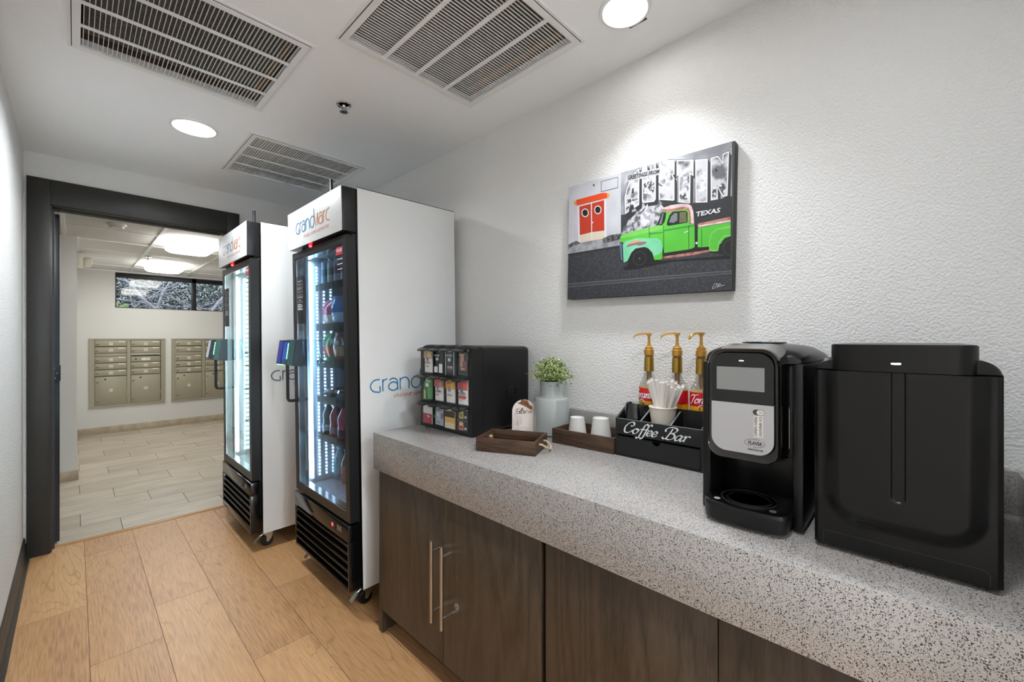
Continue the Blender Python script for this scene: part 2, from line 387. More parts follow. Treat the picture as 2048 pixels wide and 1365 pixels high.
def fit_quad(T, q):
    """map text triangles into the quad BL, BR, TR, TL"""
    x0, x1, y0, y1 = bounds(T); R = []
    for t in T:
        r = []
        for x, y in t:
            s, u = (x-x0)/(x1-x0), (y-y0)/(y1-y0)
            r.append(tuple((1-s)*(1-u)*q[0][a]+s*(1-u)*q[1][a]+s*u*q[2][a]+(1-s)*u*q[3][a] for a in (0, 1)))
        R.append(r)
    return R
def fit_box(T, x0, x1, y0, y1): return fit_quad(T, [(x0,y0),(x1,y0),(x1,y1),(x0,y1)])

SCRIPT = {
 'o': (.95, [[(.62,.95),(.3,.95),(.05,.45),(.25,.02),(.6,.1),(.82,.6),(.6,.97),(.5,.8),(.98,.85)]]),
 'f': (.62, [[(1.0,1.75),(.85,2.05),(.58,1.75),(.42,.7),(.28,-.4),(.05,-.75),(-.12,-.5)],[(.1,.98),(.45,1.0),(.8,1.02)]]),
 'e': (.8, [[(.05,.4),(.5,.5),(.68,.8),(.42,1.0),(.1,.6),(.12,.12),(.4,0),(.8,.35)]]),
 'a': (1.1, [[(.8,.85),(.5,1),(.1,.6),(.12,.05),(.45,.1),(.78,.7)],[(.88,1),(.74,.2),(.88,0),(1.12,.3)]]),
 'r': (.75, [[(0,.75),(.22,1),(.16,0)],[(.2,.55),(.42,.95),(.68,1.02),(.74,.85)]]),
 'n': (1.0, [[(0,.75),(.2,1),(.12,0)],[(.17,.55),(.45,.98),(.68,.9),(.6,.15),(.75,0),(1,.3)]]),
 'i': (.5, [[(0,.75),(.2,1),(.12,.15),(.28,0),(.5,.3)],[(.3,1.4),(.34,1.5)]]),
 'l': (.45, [[(0,.35),(.45,1.5),(.42,2.0),(.24,1.7),(.1,.3),(.25,0),(.45,.25)]]),
 'w': (1.2, [[(.05,1),(.08,.1),(.35,.1),(.6,.9),(.58,.15),(.85,.05),(1.08,.6),(1.05,1.0),(1.25,.9)]]),
 'u': (1.0, [[(.1,1),(.06,.2),(.3,0),(.62,.45),(.7,1.0),(.64,.2),(.8,0),(1,.3)]]),
 's': (.7, [[(0,.1),(.3,-.02),(.55,.2),(.3,.55),(.3,.9),(.55,1.05),(.7,.85)]]),
 'C': (1.55, [[(.95,1.35),(1.2,1.3),(1.4,1.65),(1.15,2.05),(.65,1.9),(.2,1.1),(.3,.2),(.75,-.02),(1.2,.25),(1.45,.6)]]),
 'B': (1.75, [[(.15,1.25),(.1,1.7),(.6,2.1),(1.3,2.1),(1.6,1.75),(1.3,1.25),(.85,1.1)],[(.95,1.1),(1.45,.95),(1.5,.35),(1.0,-.02),(.45,.1)],[(.95,1.9),(.75,.9),(.5,.1),(.15,0),(0,.3)]]),
 'T': (1.2, [[(-.15,1.45),(.1,1.85),(.7,1.78),(1.5,2.0)],[(.8,1.8),(.62,.8),(.35,-.1),(.1,-.15)]]),
 'F': (1.0, [[(-.3,1.5),(-.1,1.85),(.5,1.8),(1.3,2.1)],[(.6,1.8),(.4,.8),(.15,-.3),(0,-.2)],[(.0,1.0),(.8,1.1)]]),
}
def script_text(txt, h, nib, slant=.25, track=1.0):
    x = 0; out = []
    for ch in txt:
        if ch == ' ': x += .8; continue
        w, paths = SCRIPT[ch]
        for P in paths:
            pts = [((p[0]+x+slant*p[1])*h, p[1]*h) for p in P]
            out += stroke(pts, 0, (nib[0]*h, nib[1]*h, nib[2]))
        x += w*track
    return out
def arc(cx, cy, r, a0, a1, n=14): return [(cx+r*math.cos(math.radians(a0+(a1-a0)*i/n)), cy+r*math.sin(math.radians(a0+(a1-a0)*i/n))) for i in range(n+1)]
# thin round letters of the residence logo, x-height 1: list of (advance, paths, colour)
LOGO = [
 ('b', .98, [[(.75,1.0),(.5,1.0),(.27,.93),(.08,.72),(.02,.5),(.08,.26),(.27,.06),(.5,0),(.75,0),(.75,.46)]]),
 ('b', .45, [[(0,1),(0,0)],[(0,.72),(.1,.92),(.36,1.0)]]),
 ('b', .98, [[(.08,.86),(.25,.97),(.45,1.0),(.68,.88),(.76,.62),(.76,0)],[(.76,.36),(.7,.56),(.5,.68),(.26,.66),(.06,.5),(.02,.32),(.08,.14),(.28,.01),(.5,0),(.7,.12),(.76,.36)]]),
 ('b', .95, [[(0,1),(0,0)],[(0,.66),(.1,.9),(.35,1.0),(.6,.93),(.74,.7),(.76,.5),(.76,0)]]),
 ('b', .90, [[(.8,.85),(.62,.98),(.42,1),(.16,.86),(.02,.5),(.14,.14),(.42,0),(.64,.06),(.82,.28),(.86,.5),(.86,1.62)]]),
 ('o', .95, [[(-.04,1.25),(.38,-.02),(.72,1.1)],[(.74,1.1),(.74,0)]]),
 ('o', .98, [[(.08,.86),(.25,.97),(.45,1.0),(.68,.88),(.76,.62),(.76,0)],[(.76,.36),(.7,.56),(.5,.68),(.26,.66),(.06,.5),(.02,.32),(.08,.14),(.28,.01),(.5,0),(.7,.12),(.76,.36)]]),
 ('o', .45, [[(0,1),(0,0)],[(0,.72),(.1,.92),(.36,1.0)]]),
 ('o', .75, [[(.72,1.0),(.5,1.0),(.27,.93),(.08,.72),(.02,.5),(.08,.26),(.27,.06),(.5,0),(.72,0)]]),
]
def logo(mb, O, U, V, h, width, mb_mats, off):
    tot = sum(a for _, a, _ in LOGO); k = width/tot; x = 0
    for col, adv, paths in LOGO:
        for ip, P in enumerate(paths):
            pts = [((x+p[0])*k, p[1]*h) for p in P]
            mb.flat(stroke(pts, h*.115, sm=len(P) > 3), O, U, V, mb_mats[col], off=off+ip*8e-5)
        x += adv
    T = text_polys('STUDENT LIVING. AUSTIN STYLE.', 1)
    mb.flat(fit_box(T, width*.25, width*.99, -h*.62, -h*.36), O, U, V, mb_mats['t'], off=off)
# =====================================================================
# THE SETTING
# =====================================================================
random.seed(7)
GAP = M('plank_gap', '4a3423', .8)
GROUT = M('tile_grout', '6d655a', .9)
def planks(name, mat, gapmat, rects, gap, tone, bounds_rect):
    me = bpy.data.meshes.new(name); vs = []; fs = []; uvs = []; tn = []; mi = []
    x0, x1, y0, y1 = bounds_rect
    vs += [(x0,y0,-.02),(x1,y0,-.02),(x1,y1,-.02),(x0,y1,-.02),(x0,y0,-.002),(x1,y0,-.002),(x1,y1,-.002),(x0,y1,-.002)]
    for f in ((0,3,2,1),(4,5,6,7),(0,1,5,4),(1,2,6,5),(2,3,7,6),(3,0,4,7)): fs.append(f); mi.append(1); uvs += [(0,0)]*4; tn.append(0)
    for (a, b, c, d) in rects:
        a, b, c, d = max(a, x0), min(b, x1), max(c, y0), min(d, y1)
        if b-a < .005 or d-c < .005: continue
        ou, ov = random.uniform(0, 50), random.uniform(0, 50); t = random.uniform(-tone, tone); g = gap/2
        k = len(vs); vs += [(a+g,c+g,0),(b-g,c+g,0),(b-g,d-g,0),(a+g,d-g,0),(a+g,c+g,-.002),(b-g,c+g,-.002),(b-g,d-g,-.002),(a+g,d-g,-.002)]
        fs.append((k,k+1,k+2,k+3)); mi.append(0); tn.append(t); uvs += [(ou,ov),(ou+b-a,ov),(ou+b-a,ov+d-c),(ou,ov+d-c)]
        for q in ((0,4,5,1),(1,5,6,2),(2,6,7,3),(3,7,4,0)): fs.append(tuple(k+i for i in q)); mi.append(0); tn.append(t-.2); uvs += [(ou,ov)]*4
    me.from_pydata(vs, [], fs); me.materials.append(mat); me.materials.append(gapmat); me.polygons.foreach_set('material_index', mi)
    ul = me.uv_layers.new(name='grain'); ul.data.foreach_set('uv', [c for u in uvs for c in u])
    at = me.attributes.new('plank_tone', 'FLOAT', 'FACE'); at.data.foreach_set('value', tn)
    o = bpy.data.objects.new(name, me); COL.objects.link(o); o['kind'] = 'structure'; return o
# oak planks: columns and one known butt joint per column
xs = [-.187-.228, -.187, .041, .268, .497, .725, .952, 1.18, 1.407, 1.635]; jo = [3.3, 2.905, 3.568, 2.654, 3.135, 2.40, 3.0, 3.5, 2.6]
R = []
for i in range(len(xs)-1):
    y = jo[i]+2.428
    while y > -4:
        R.append((xs[i], xs[i+1], y-1.214, y)); y -= 1.214
fl = planks('floor', OAK, GAP, R, .0016, .09, (LX-.02, WX+.02, -2.6, 3.853)); fl['label'] = 'oak plank floor of the hallway'
R = []
for r in range(-1, 15):
    y0 = 3.86+.2905*r; xo = (.227-.2*r) % .6
    for k in range(-6, 6): R.append((xo+.6*k, xo+.6*(k+1), y0, y0+.2905))
tf = planks('floor', TILE, GROUT, R, .004, .12, (-1.6, 2.62, 3.867, BY)); tf['label'] = 'beige plank tile floor of the mail room'
th = MB(); th.box((-.103, 3.838, -.004), (.90, 3.872, .006), M('oak_threshold', 'b58a58', .4), .002); struct('trim_3', th, 'thin oak threshold strip in the doorway')

# walls
w = MB(); w.box((LX-.12, -2.6, 0), (LX, 3.88, 2.44), WALL); struct('wall_left', w)
w = MB(); w.box((WX, -2.6, 0), (WX+.12, 3.88, 2.44), WALL); struct('wall_right', w)
w = MB(); slab(w, LX, WX, 0, CEIL+.03, [(-.122, .82, -1, 2.12)], FY, FY+.10, WALL, 'y'); struct('wall_far', w)
w = MB(); w.box((.86, -.32, 0), (WX, -.195, CEIL+.02), WALL); struct('wall_near', w)
w = MB(); slab(w, LX, WX, 0, 2.44, [(-.08, .92, .0, 2.15)], -2.72, -2.6, WALL, 'y'); struct('wall_rear', w)
w = MB(); slab(w, -.08, .92, 0, 2.15, [(-.0, .84, .10, 2.07)], -2.68, -2.64, TRIMM, 'y'); rd = struct('added_rear_door', w, 'added glazed rear door, unseen behind the camera')  # door put in to give the rear fill lamp an opening
w = MB(); w.box((0, -2.662, .10), (.84, -2.658, 2.07), pane_mat('window_glass', 'f4f8fa', .01)); obj('pane', w, rd)
# ceiling with the three duct openings
V1 = (-.02, .630, 1.640, 2.302); V2 = (.662, 1.313, .885, 1.538); V3 = (.655, 1.315, 2.565, 3.262)
holes = []
for (a, b, c, d) in (V1, V2, V3): holes.append((a+.03, b-.03, c+.03, d-.03))
w = MB(); slab(w, LX, WX, -2.6, FY, holes, CEIL, CEIL+.025, CEILM, 'z'); struct('ceiling', w)
# baseboards
def baseboard(mb, x, y0, y1, s):
    prof = [(0,0),(.014*s,0),(.014*s,.02),(.011*s,.03),(.011*s,.085),(.008*s,.092),(.008*s,.112),(.004*s,.122),(0,.125)]
    mb.prism([(x+p[0], p[1]) for p in prof], y0, y1, TRIMM, 'y')
w = MB(); baseboard(w, LX, -2.6, FY-.0, 1); w.prism([(LX+.014,0),(LX+.026,0),(LX+.022,.012),(LX+.014,.018)], -2.6, FY-.005, TRIMM, 'y'); struct('baseboard_left', w)
# door casing and jamb
w = MB(); cz = 2.107
w.box((-.198, 3.762, 0), (-.103, FY, cz+.153), TRIMM, .003); w.box((.800, 3.762, 0), (.880, FY, cz+.153), TRIMM, .003)
w.box((-.1031, 3.762, cz), (.8001, FY, cz+.153), TRIMM, .003)
struct('trim_1', w, 'dark painted casing around the doorway to the mail room')
w = MB(); w.box((-.122, 3.775, 0), (-.098, 3.905, cz+.01), TRIMM, .002); w.box((.808, 3.775, 0), (.82, 3.905, cz+.01), TRIMM, .002); w.box((-.1, 3.775, cz-.006), (.81, 3.905, cz+.013), TRIMM, .002)
w.box((-.098, 3.83, 0), (-.088, 3.862, cz), TRIMM); w.box((-.09, 3.83, cz-.018), (.77, 3.862, cz-.006), TRIMM)
struct('trim_2', w, 'dark painted jamb and stop of the doorway')
# open door leaf
d = MB(); d.box((0, 0, .012), (.045, .88, 2.085), LEAFM, .003)
do = obj('door_1', d, loc=(-.110, 3.905, 0), rot=(0, 0, math.radians(14))); do['kind'] = 'structure'; do['label'] = 'dark door leaf swung open into the mail room'
hg = MB(); hg.box((-.004, -.012, 1.03), (.046, .003, 1.13), M('dark_hinge', '33373c', .35, .6), .002)
for z in (1.05, 1.08, 1.11): hg.lathe([(.004, -.0135), (.003, -.0155), (0, -.0155)], CHR, (.02 if z != 1.08 else .03, 0, z), 8, 'y')
obj('hinge', hg, do)
# ---- mail room shell
w = MB(); slab(w, -1.6, 2.62, 0, BZ+.3, [(.385, 2.20, 1.725, 2.213)], BY, BY+.18, BWALL, 'y'); struct('wall_mail', w)
w = MB(); w.box((-1.6, 5.55, 0), (.012, BY, BZ+.3), BWALL); struct('wall_column', w)
w = MB(); w.box((-1.72, 3.88, 0), (-1.6, 5.55, BZ+.3), BWALL); struct('wall_west', w)
w = MB(); w.box((2.62, 3.88, 0), (2.74, BY, BZ+.3), BWALL); struct('wall_east', w)
w = MB(); w.box((-1.6, 3.88, 0), (-.122, 3.89, BZ+.3), BWALL); w.box((.82, 3.88, 0), (2.62, 3.89, BZ+.3), BWALL); w.box((-.122, 3.88, 2.12), (.82, 3.89, BZ+.3), BWALL); struct('wall_south', w)
TB = M('beige_tile_base', 'a5967f', .45, var=(14, 'b8aa93', .35, .7))
w = MB(); w.box((.012, BY-.012, 0), (2.62, BY, .093), TB, .002); struct('baseboard_mail', w)
w = MB(); w.box((-1.6, 5.538, 0), (.012, 5.55, .093), TB, .002); w.box((.012, 5.538, 0), (.024, BY-.012, .093), TB, .002); struct('baseboard_column', w)
# suspended ceiling: tiles with grid bars
w = MB(); w.box((-1.6, 3.88, BZ), (2.62, BY, BZ+.02), TILEC)
struct('ceiling', w, 'suspended tile ceiling of the mail room')
w = MB()
for x in (-.675, -.07, .535, 1.14, 1.745, 2.35): w.box((x-.012, 3.89, BZ-.006), (x+.012, BY, BZ+.001), TBAR)
k = 4.98-.61
while k < BY:
    w.box((-1.6, k-.010, BZ-.005), (2.62, k+.010, BZ+.001), TBAR); k += .61
w.box((-1.6, BY-.02, BZ-.012), (2.62, BY, BZ+.001), TBAR); w.box((.012, 5.55, BZ-.012), (.03, BY, BZ+.001), TBAR)
struct('trim_4', w, 'white grid bars of the suspended ceiling')
# ---- window
WF = M('bronze_window_frame', '191c20', .4)
w = MB(); x0, x1, z0, z1 = .385, 2.20, 1.725, 2.213; yw = BY-.004
w.box((x0, yw, z1-.066), (x1, BY+.06, z1), WF, .003); w.box((x0, yw, z0), (x1, BY+.06, z0+.010), WF, .002)
for a, b in ((x0, x0+.012), (1.238, 1.292), (x1-.02, x1)): w.box((a, yw, z0), (b, BY+.06, z1), WF, .002)
wo = struct('window_1', w, 'dark framed strip window above the mailboxes')
p = MB(); p.box((x0+.01, BY+.03, z0+.008), (1.24, BY+.034, z1-.06), pane_mat('window_glass', 'f4f8fa', .01)); obj('pane', p, wo)
p = MB(); p.box((1.29, BY+.03, z0+.008), (x1-.01, BY+.034, z1-.06), pane_mat('window_glass')); obj('pane', p, wo)
# ---- outside: slope with shrubs and branches
GRD = M('leaf_litter', '6d6658', .95, var=(3, '8d8578', .35, .65))
g = MB()
N = 24; G = [[(-6+16*i/N, 8.6+9*j/N, -.2+max(0, (j/N*9-.3))*.42+.25*noise.noise(Vector((i*.5, j*.5, 0)))) for j in range(N+1)] for i in range(N+1)]
g.loft(G, GRD, cap=False, closed=False)
o = obj('slope', g); o['kind'] = 'structure'; o['label'] = 'planted slope outside the window'
BARK = M('pale_bark', 'a7a09c', .85, var=(18, '837a76', .4, .65))
LEAVES = [M('leaf_dark', '2f3a30', .6), M('leaf_mid', '4c5648', .6), M('leaf_lime', '9bb35a', .6)]
def branch(mb, p, d, L, r, depth, rnd, mat, wig=.35):
    pts = [Vector(p)]; rs = [r]; d = Vector(d).normalized(); n = 7
    for i in range(n):
        d = (d+Vector((rnd.uniform(-1, 1), rnd.uniform(-1, 1)*.5, rnd.uniform(-1, 1)))*wig*.35).normalized()
        pts.append(pts[-1]+d*L/n); rs.append(r*(1-.6*(i+1)/n))
        if depth > 0 and i > 1 and rnd.random() < .75:
            dd = (d+Vector((rnd.uniform(-1, 1), rnd.uniform(-.6, .6), rnd.uniform(-1, 1)))).normalized()
            branch(mb, pts[-1], dd, L*.6, rs[-1]*.6, depth-1, rnd, mat, wig)
    mb.tube(pts, rs, mat, 6)
rnd = random.Random(3)
specs = [((1.30, 8.9, 1.2), (-.55, .15, 1.15), 1.6, .045, 'thick pale trunk leaning left outside the left window pane'),
         ((1.25, 9.0, 1.75), (-1, 0, .12), 1.7, .022, 'long low pale branch reaching left outside the window'),
         ((.35, 9.2, 1.95), (1, .1, -.15), 1.5, .018, 'slender arching branch across the left window pane'),
         ((1.40, 8.9, 1.35), (.45, .1, .95), 1.5, .035, 'pale trunk leaning right outside the right window pane'),
         ((.30, 9.4, 1.55), (.9, 0, .6), 1.6, .015, 'thin tangled branch low in the left window pane'),
         ((.9, 9.6, 1.4), (.2, 0, 1), 1.5, .012, 'thin upright twiggy branch behind the left window pane'),
         ((.2, 9.7, 1.7), (1, 0, .25), 1.6, .010, 'thin twiggy branch rising gently behind the left window pane'),
         ((1.9, 9.3, 1.5), (-.8, 0, .7), 1.5, .016, 'thin tangled branch in the right window pane'),
         ((.2, 9.0, 2.35), (.9, 0, -.5), 1.3, .010, 'fine twigs hanging into the top of the left window pane')]
for p, dr, L, r, lb in specs:
    b = MB(); branch(b, p, dr, L, r, 2, rnd, BARK); tag(obj('tree_branch', b), lb, 'tree branch', 'bare branches outside the window')
def leafball(mb, c, rad, n, size, rnd, mats, flat=1):
    for i in range(n):
        v = Vector((rnd.gauss(0, 1), rnd.gauss(0, 1), rnd.gauss(0, 1))).normalized()*rad*(rnd.random()**.4); v.z *= flat
        p = Vector(c)+v; a = Vector((rnd.uniform(-1, 1), rnd.uniform(-1, 1), rnd.uniform(-.3, 1))).normalized()
        u = a.cross(Vector((rnd.random(), rnd.random(), rnd.random()+.1))).normalized(); w2 = a.cross(u); s = size*rnd.uniform(.6, 1.3)
        mb.add([p-u*s*.1, p+u*s*.5+w2*s*.35, p+u*s*1.15, p+u*s*.5-w2*s*.35], [(0,1,2,3)], rnd.choice(mats))
sh = [((-.6, 11.0, 2.0), 1.2, 'dark evergreen shrub at the left end of the window view'), ((1.0, 11.4, 2.3), 1.3, 'dark evergreen shrub behind the leaning trunks'),
      ((2.9, 11.2, 2.1), 1.3, 'dark evergreen shrub right of the leaning trunks'), ((.45, 9.3, 1.62), .28, 'small lime green shrub low in the left window pane'), ((4.6, 11.6, 2.2), 1.4, 'dark shrub farthest right outside the window')]
for i, (c, r, lb) in enumerate(sh):
    t = thing('shrub', lb, 'shrub', (c[0], c[1], c[2]-r), group='shrubs on the slope outside')
    b = MB(); leafball(b, (0, 0, r), r, 9000 if r > .5 else 700, .048 if r > .5 else .04, rnd, [LEAVES[2]] if r < .5 else [LEAVES[0], LEAVES[0], LEAVES[0], LEAVES[1]]); obj('foliage', b, t, fix=False)
    b = MB(); b.tube([(0, 0, -.4), (.02, 0, r*.5), (0, 0, r)], [.04, .03, .015], BARK); obj('stem', b, t)

# =====================================================================
# CEILING FITTINGS
# =====================================================================
VENT = M('vent_enamel', 'e8e9e8', .4)
FILT = M('grey_filter', '6e6c66', .9, bump=(300, .5, .002), var=(120, '55534e', .35, .6))
FILTB = M('brown_filter', '665a50', .9, bump=(300, .5, .002), var=(90, '3a3029', .35, .6))
CARD = M('cardboard_edge', '8a6a4a', .8)
def vent(label, V, along, nrows, nblades, tilt, filt, bw):
    """along: 'x' when the wide bars run along x"""
    x0, x1, y0, y1 = V; cx, cy = (x0+x1)/2, (y0+y1)/2; hx, hy = (x1-x0)/2, (y1-y0)/2
    t = thing('ceiling_vent', label, 'vent', (cx, cy, CEIL), group='return air grilles in the ceiling')
    f = MB(); slab(f, -hx, hx, -hy, hy, [(-hx+.034, hx-.034, -hy+.034, hy-.034)], -.006, 0, VENT, 'z')
    slab(f, -hx+.012, hx-.012, -hy+.012, hy-.012, [(-hx+.034, hx-.034, -hy+.034, hy-.034)], -.010, -.0062, VENT, 'z')
    slab(f, -hx+.0095, hx-.0095, -hy+.0095, hy-.0095, [(-hx+.012, hx-.012, -hy+.012, hy-.012)], -.0066, -.0059, DKM, 'z')
    obj('frame', f, t)
    g = MB(); a, b = hx-.034, hy-.034
    if along == 'x': L, Wd = a, b
    else: L, Wd = b, a
    bars = MB(); rows = nrows; pitch = 2*Wd/rows
    for i in range(1, rows):
        c = -Wd+i*pitch
        if along == 'x': bars.box((-L, c-.008, -.008), (L, c+.008, -.004), VENT)
        else: bars.box((c-.008, -L, -.008), (c+.008, L, -.004), VENT)
    obj('divider_bar', bars, t)
    n = nblades
    for i in range(n):
        c = -L+2*L*(i+.5)/n; w = bw; th = .0008
        ct, st = math.cos(tilt), math.sin(tilt)
        for r in range(rows):
            a0, a1 = -Wd+r*pitch+.007, -Wd+(r+1)*pitch-.007
            pr = [(c-th*ct, -.004+th*st), (c+th*ct, -.004-th*st), (c+th*ct+w*st, -.004-th*st+w*ct), (c-th*ct+w*st, -.004+th*st+w*ct)]
            vs = []
            for (q, z) in pr: vs.append((q, a0, z) if along == 'x' else (a0, q, z))
            for (q, z) in pr: vs.append((q, a1, z) if along == 'x' else (a1, q, z))
            g.add(vs, [(0,1,2,3),(4,7,6,5),(0,4,5,1),(1,5,6,2),(2,6,7,3),(3,7,4,0)], VENT)
    obj('blades', g, t)
    h = MB(); A, B = hx-.028, hy-.028
    slab(h, -A-.002, A+.002, -B-.002, B+.002, [(-A, A, -B, B)], .026, .16, M('duct_brown', '5b4a38', .8), 'z')
    h.box((-A-.002, -B-.002, .155), (A+.002, B+.002, .16), DKM); obj('duct', h, t)
    h = MB(); h.box((-A+.015, -B+.02, .045), (A-.03, B-.012, .06), filt); h.box((A-.028, -B+.01, .04), (A-.002, B-.01, .062), CARD); h.box((-A+.004, -B+.002, .04), (A-.03, -B+.018, .062), CARD); obj('filter', h, t)
    return t
vent('square white return grille with four rows of thin blades nearest the left wall', V1, 'x', 4, 44, .12, FILT, .010)
vent('square white return grille with dark brown filter between the sprinkler and the near downlight', V2, 'y', 4, 44, .0, FILTB, .0045)
vent('square white return grille above the refrigerators with nearly closed blades', V3, 'x', 4, 44, 1.12, FILT, .0150)
LENS = M('lit_lens', 'ffffff', .5, emit='fffdfa', es=6)
def downlight(label, x, y, r, slit=False):
    t = thing('downlight', label, 'ceiling light', (x, y, CEIL), group='recessed downlights')
    m = MB(); m.lathe([(r-.014, -.004), (r-.012, -.008), (r-.002, -.006), (r, 0), (r-.016, 0), (r-.014, -.004)], VENT, n=48)
    if slit: m.box((r-.004, -.035, -.0012), (r+.006, .03, -.0002), DKM)
    obj('trim_ring', m, t); m = MB(); m.lathe([(0, -.005), (r-.013, -.005), (r-.013, -.001), (0, -.001)], LENS, n=48); obj('lens', m, t)
downlight('lit round downlight near the doorway between the two large grilles', DL[0][0], DL[0][1], .105)
downlight('lit round downlight above the picture beside the right wall', DL[1][0], DL[1][1], .086, True)
downlight('added unseen round downlight overhead beside the camera in the hallway', .40, .12, .105)  # added fixture out of view, for the lamp that lifts the near walls
downlight('added unseen round downlight farthest behind the camera', .42, -1.9, .105)  # added fixture for the extra lamp at the rear
t = thing('sprinkler', 'chrome fire sprinkler head in the hallway ceiling between the grilles', 'fire sprinkler', (.884, 1.955, CEIL))
m = MB(); m.lathe([(.034, 0), (.034, -.003), (.030, -.006), (.024, -.003), (.020, .004), (.0, .006)], CHR, n=32); obj('escutcheon', m, t)
m = MB(); m.lathe([(.009, .004), (.009, -.010), (.006, -.014), (.0, -.014)], CHR, n=16)
for s in (-1, 1): m.tube([(s*.006, 0, -.008), (s*.013, 0, -.018), (s*.010, 0, -.028), (0, 0, -.033)], .0022, CHR, 6)
obj('frame', m, t)
m = MB(); m.lathe([(0, -.033), (.017, -.034), (.017, -.0355), (0, -.036)], M('dark_chrome', '6a6a68', .3, 1), n=20)
for k in range(10): a = 2*PI*k/10; m.box((.014, -.0025, -.036), (.021, .0025, -.0345), CHR, T=Matrix.Rotation(a, 4, 'Z'))
obj('deflector', m, t)
# mail room fittings
def cloud(label, x, y):
    t = thing('ceiling_lamp', label, 'ceiling light', (x, y, BZ-.006), group='mail room ceiling lamps')
    m = MB(); m.prism(rrect(-.16, .16, -.30, .30, .09), -.016, 0, TBAR, 'z'); obj('base', m, t)
    secs = []
    for k, z in ((1, -.016), (1.0, -.03), (.96, -.05), (.86, -.066), (.6, -.078), (.2, -.083)):
        secs.append([(p[0]*k, p[1]*k, z) for p in rrect(-.185, .185, -.335, .335, .11, 8)])
    m = MB(); m.loft(secs, M('lit_diffuser', 'ffffff', .5, emit='fffdf8', es=5)); obj('diffuser', m, t)
    return t
cloud('large lit oblong ceiling lamp nearer the doorway in the mail room', .80, 5.15)
cloud('lit oblong ceiling lamp nearer the window in the mail room', .80, 6.90)
t = thing('smoke_detector', 'white round smoke detector on the mail room ceiling', 'smoke detector', (.236, 4.70, BZ))
m = MB(); m.lathe([(.060, 0), (.060, -.010), (.054, -.018), (.048, -.020), (.044, -.036), (.0, -.040)], M('detector_white', 'e4e4e2', .4), n=36); obj('housing', m, t)
t = thing('sprinkler', 'small chrome fire sprinkler on the mail room grid bar', 'fire sprinkler', (.575, 6.30, BZ-.006))
m = MB(); m.lathe([(.035, 0), (.033, -.004), (.012, -.006), (0, -.006)], CHR, n=20); obj('escutcheon', m, t)
m = MB(); m.lathe([(.006, -.006), (.006, -.03), (.016, -.031), (.016, -.033), (0, -.034)], CHR, n=16); obj('head', m, t)
t = thing('emergency_light', 'off-white twin head emergency light fixed at the column corner', 'emergency light', (.012, 6.50, 2.075))
IV = M('ivory_plastic', 'e3dfd2', .4)
m = MB(); m.box((0, -.10, 0), (.05, .10, .13), IV, .008); obj('housing', m, t)
for y in (-.055, .06):
    m = MB(); T = Matrix.Translation((.075, y, .055)) @ Matrix.Rotation(math.radians(25), 4, 'Z')
    m.lathe([(.02, -.03), (.045, -.012), (.052, .02), (.048, .026), (0, .028)], IV, n=24, axis='x', T=T); obj('lamp_head', m, t)

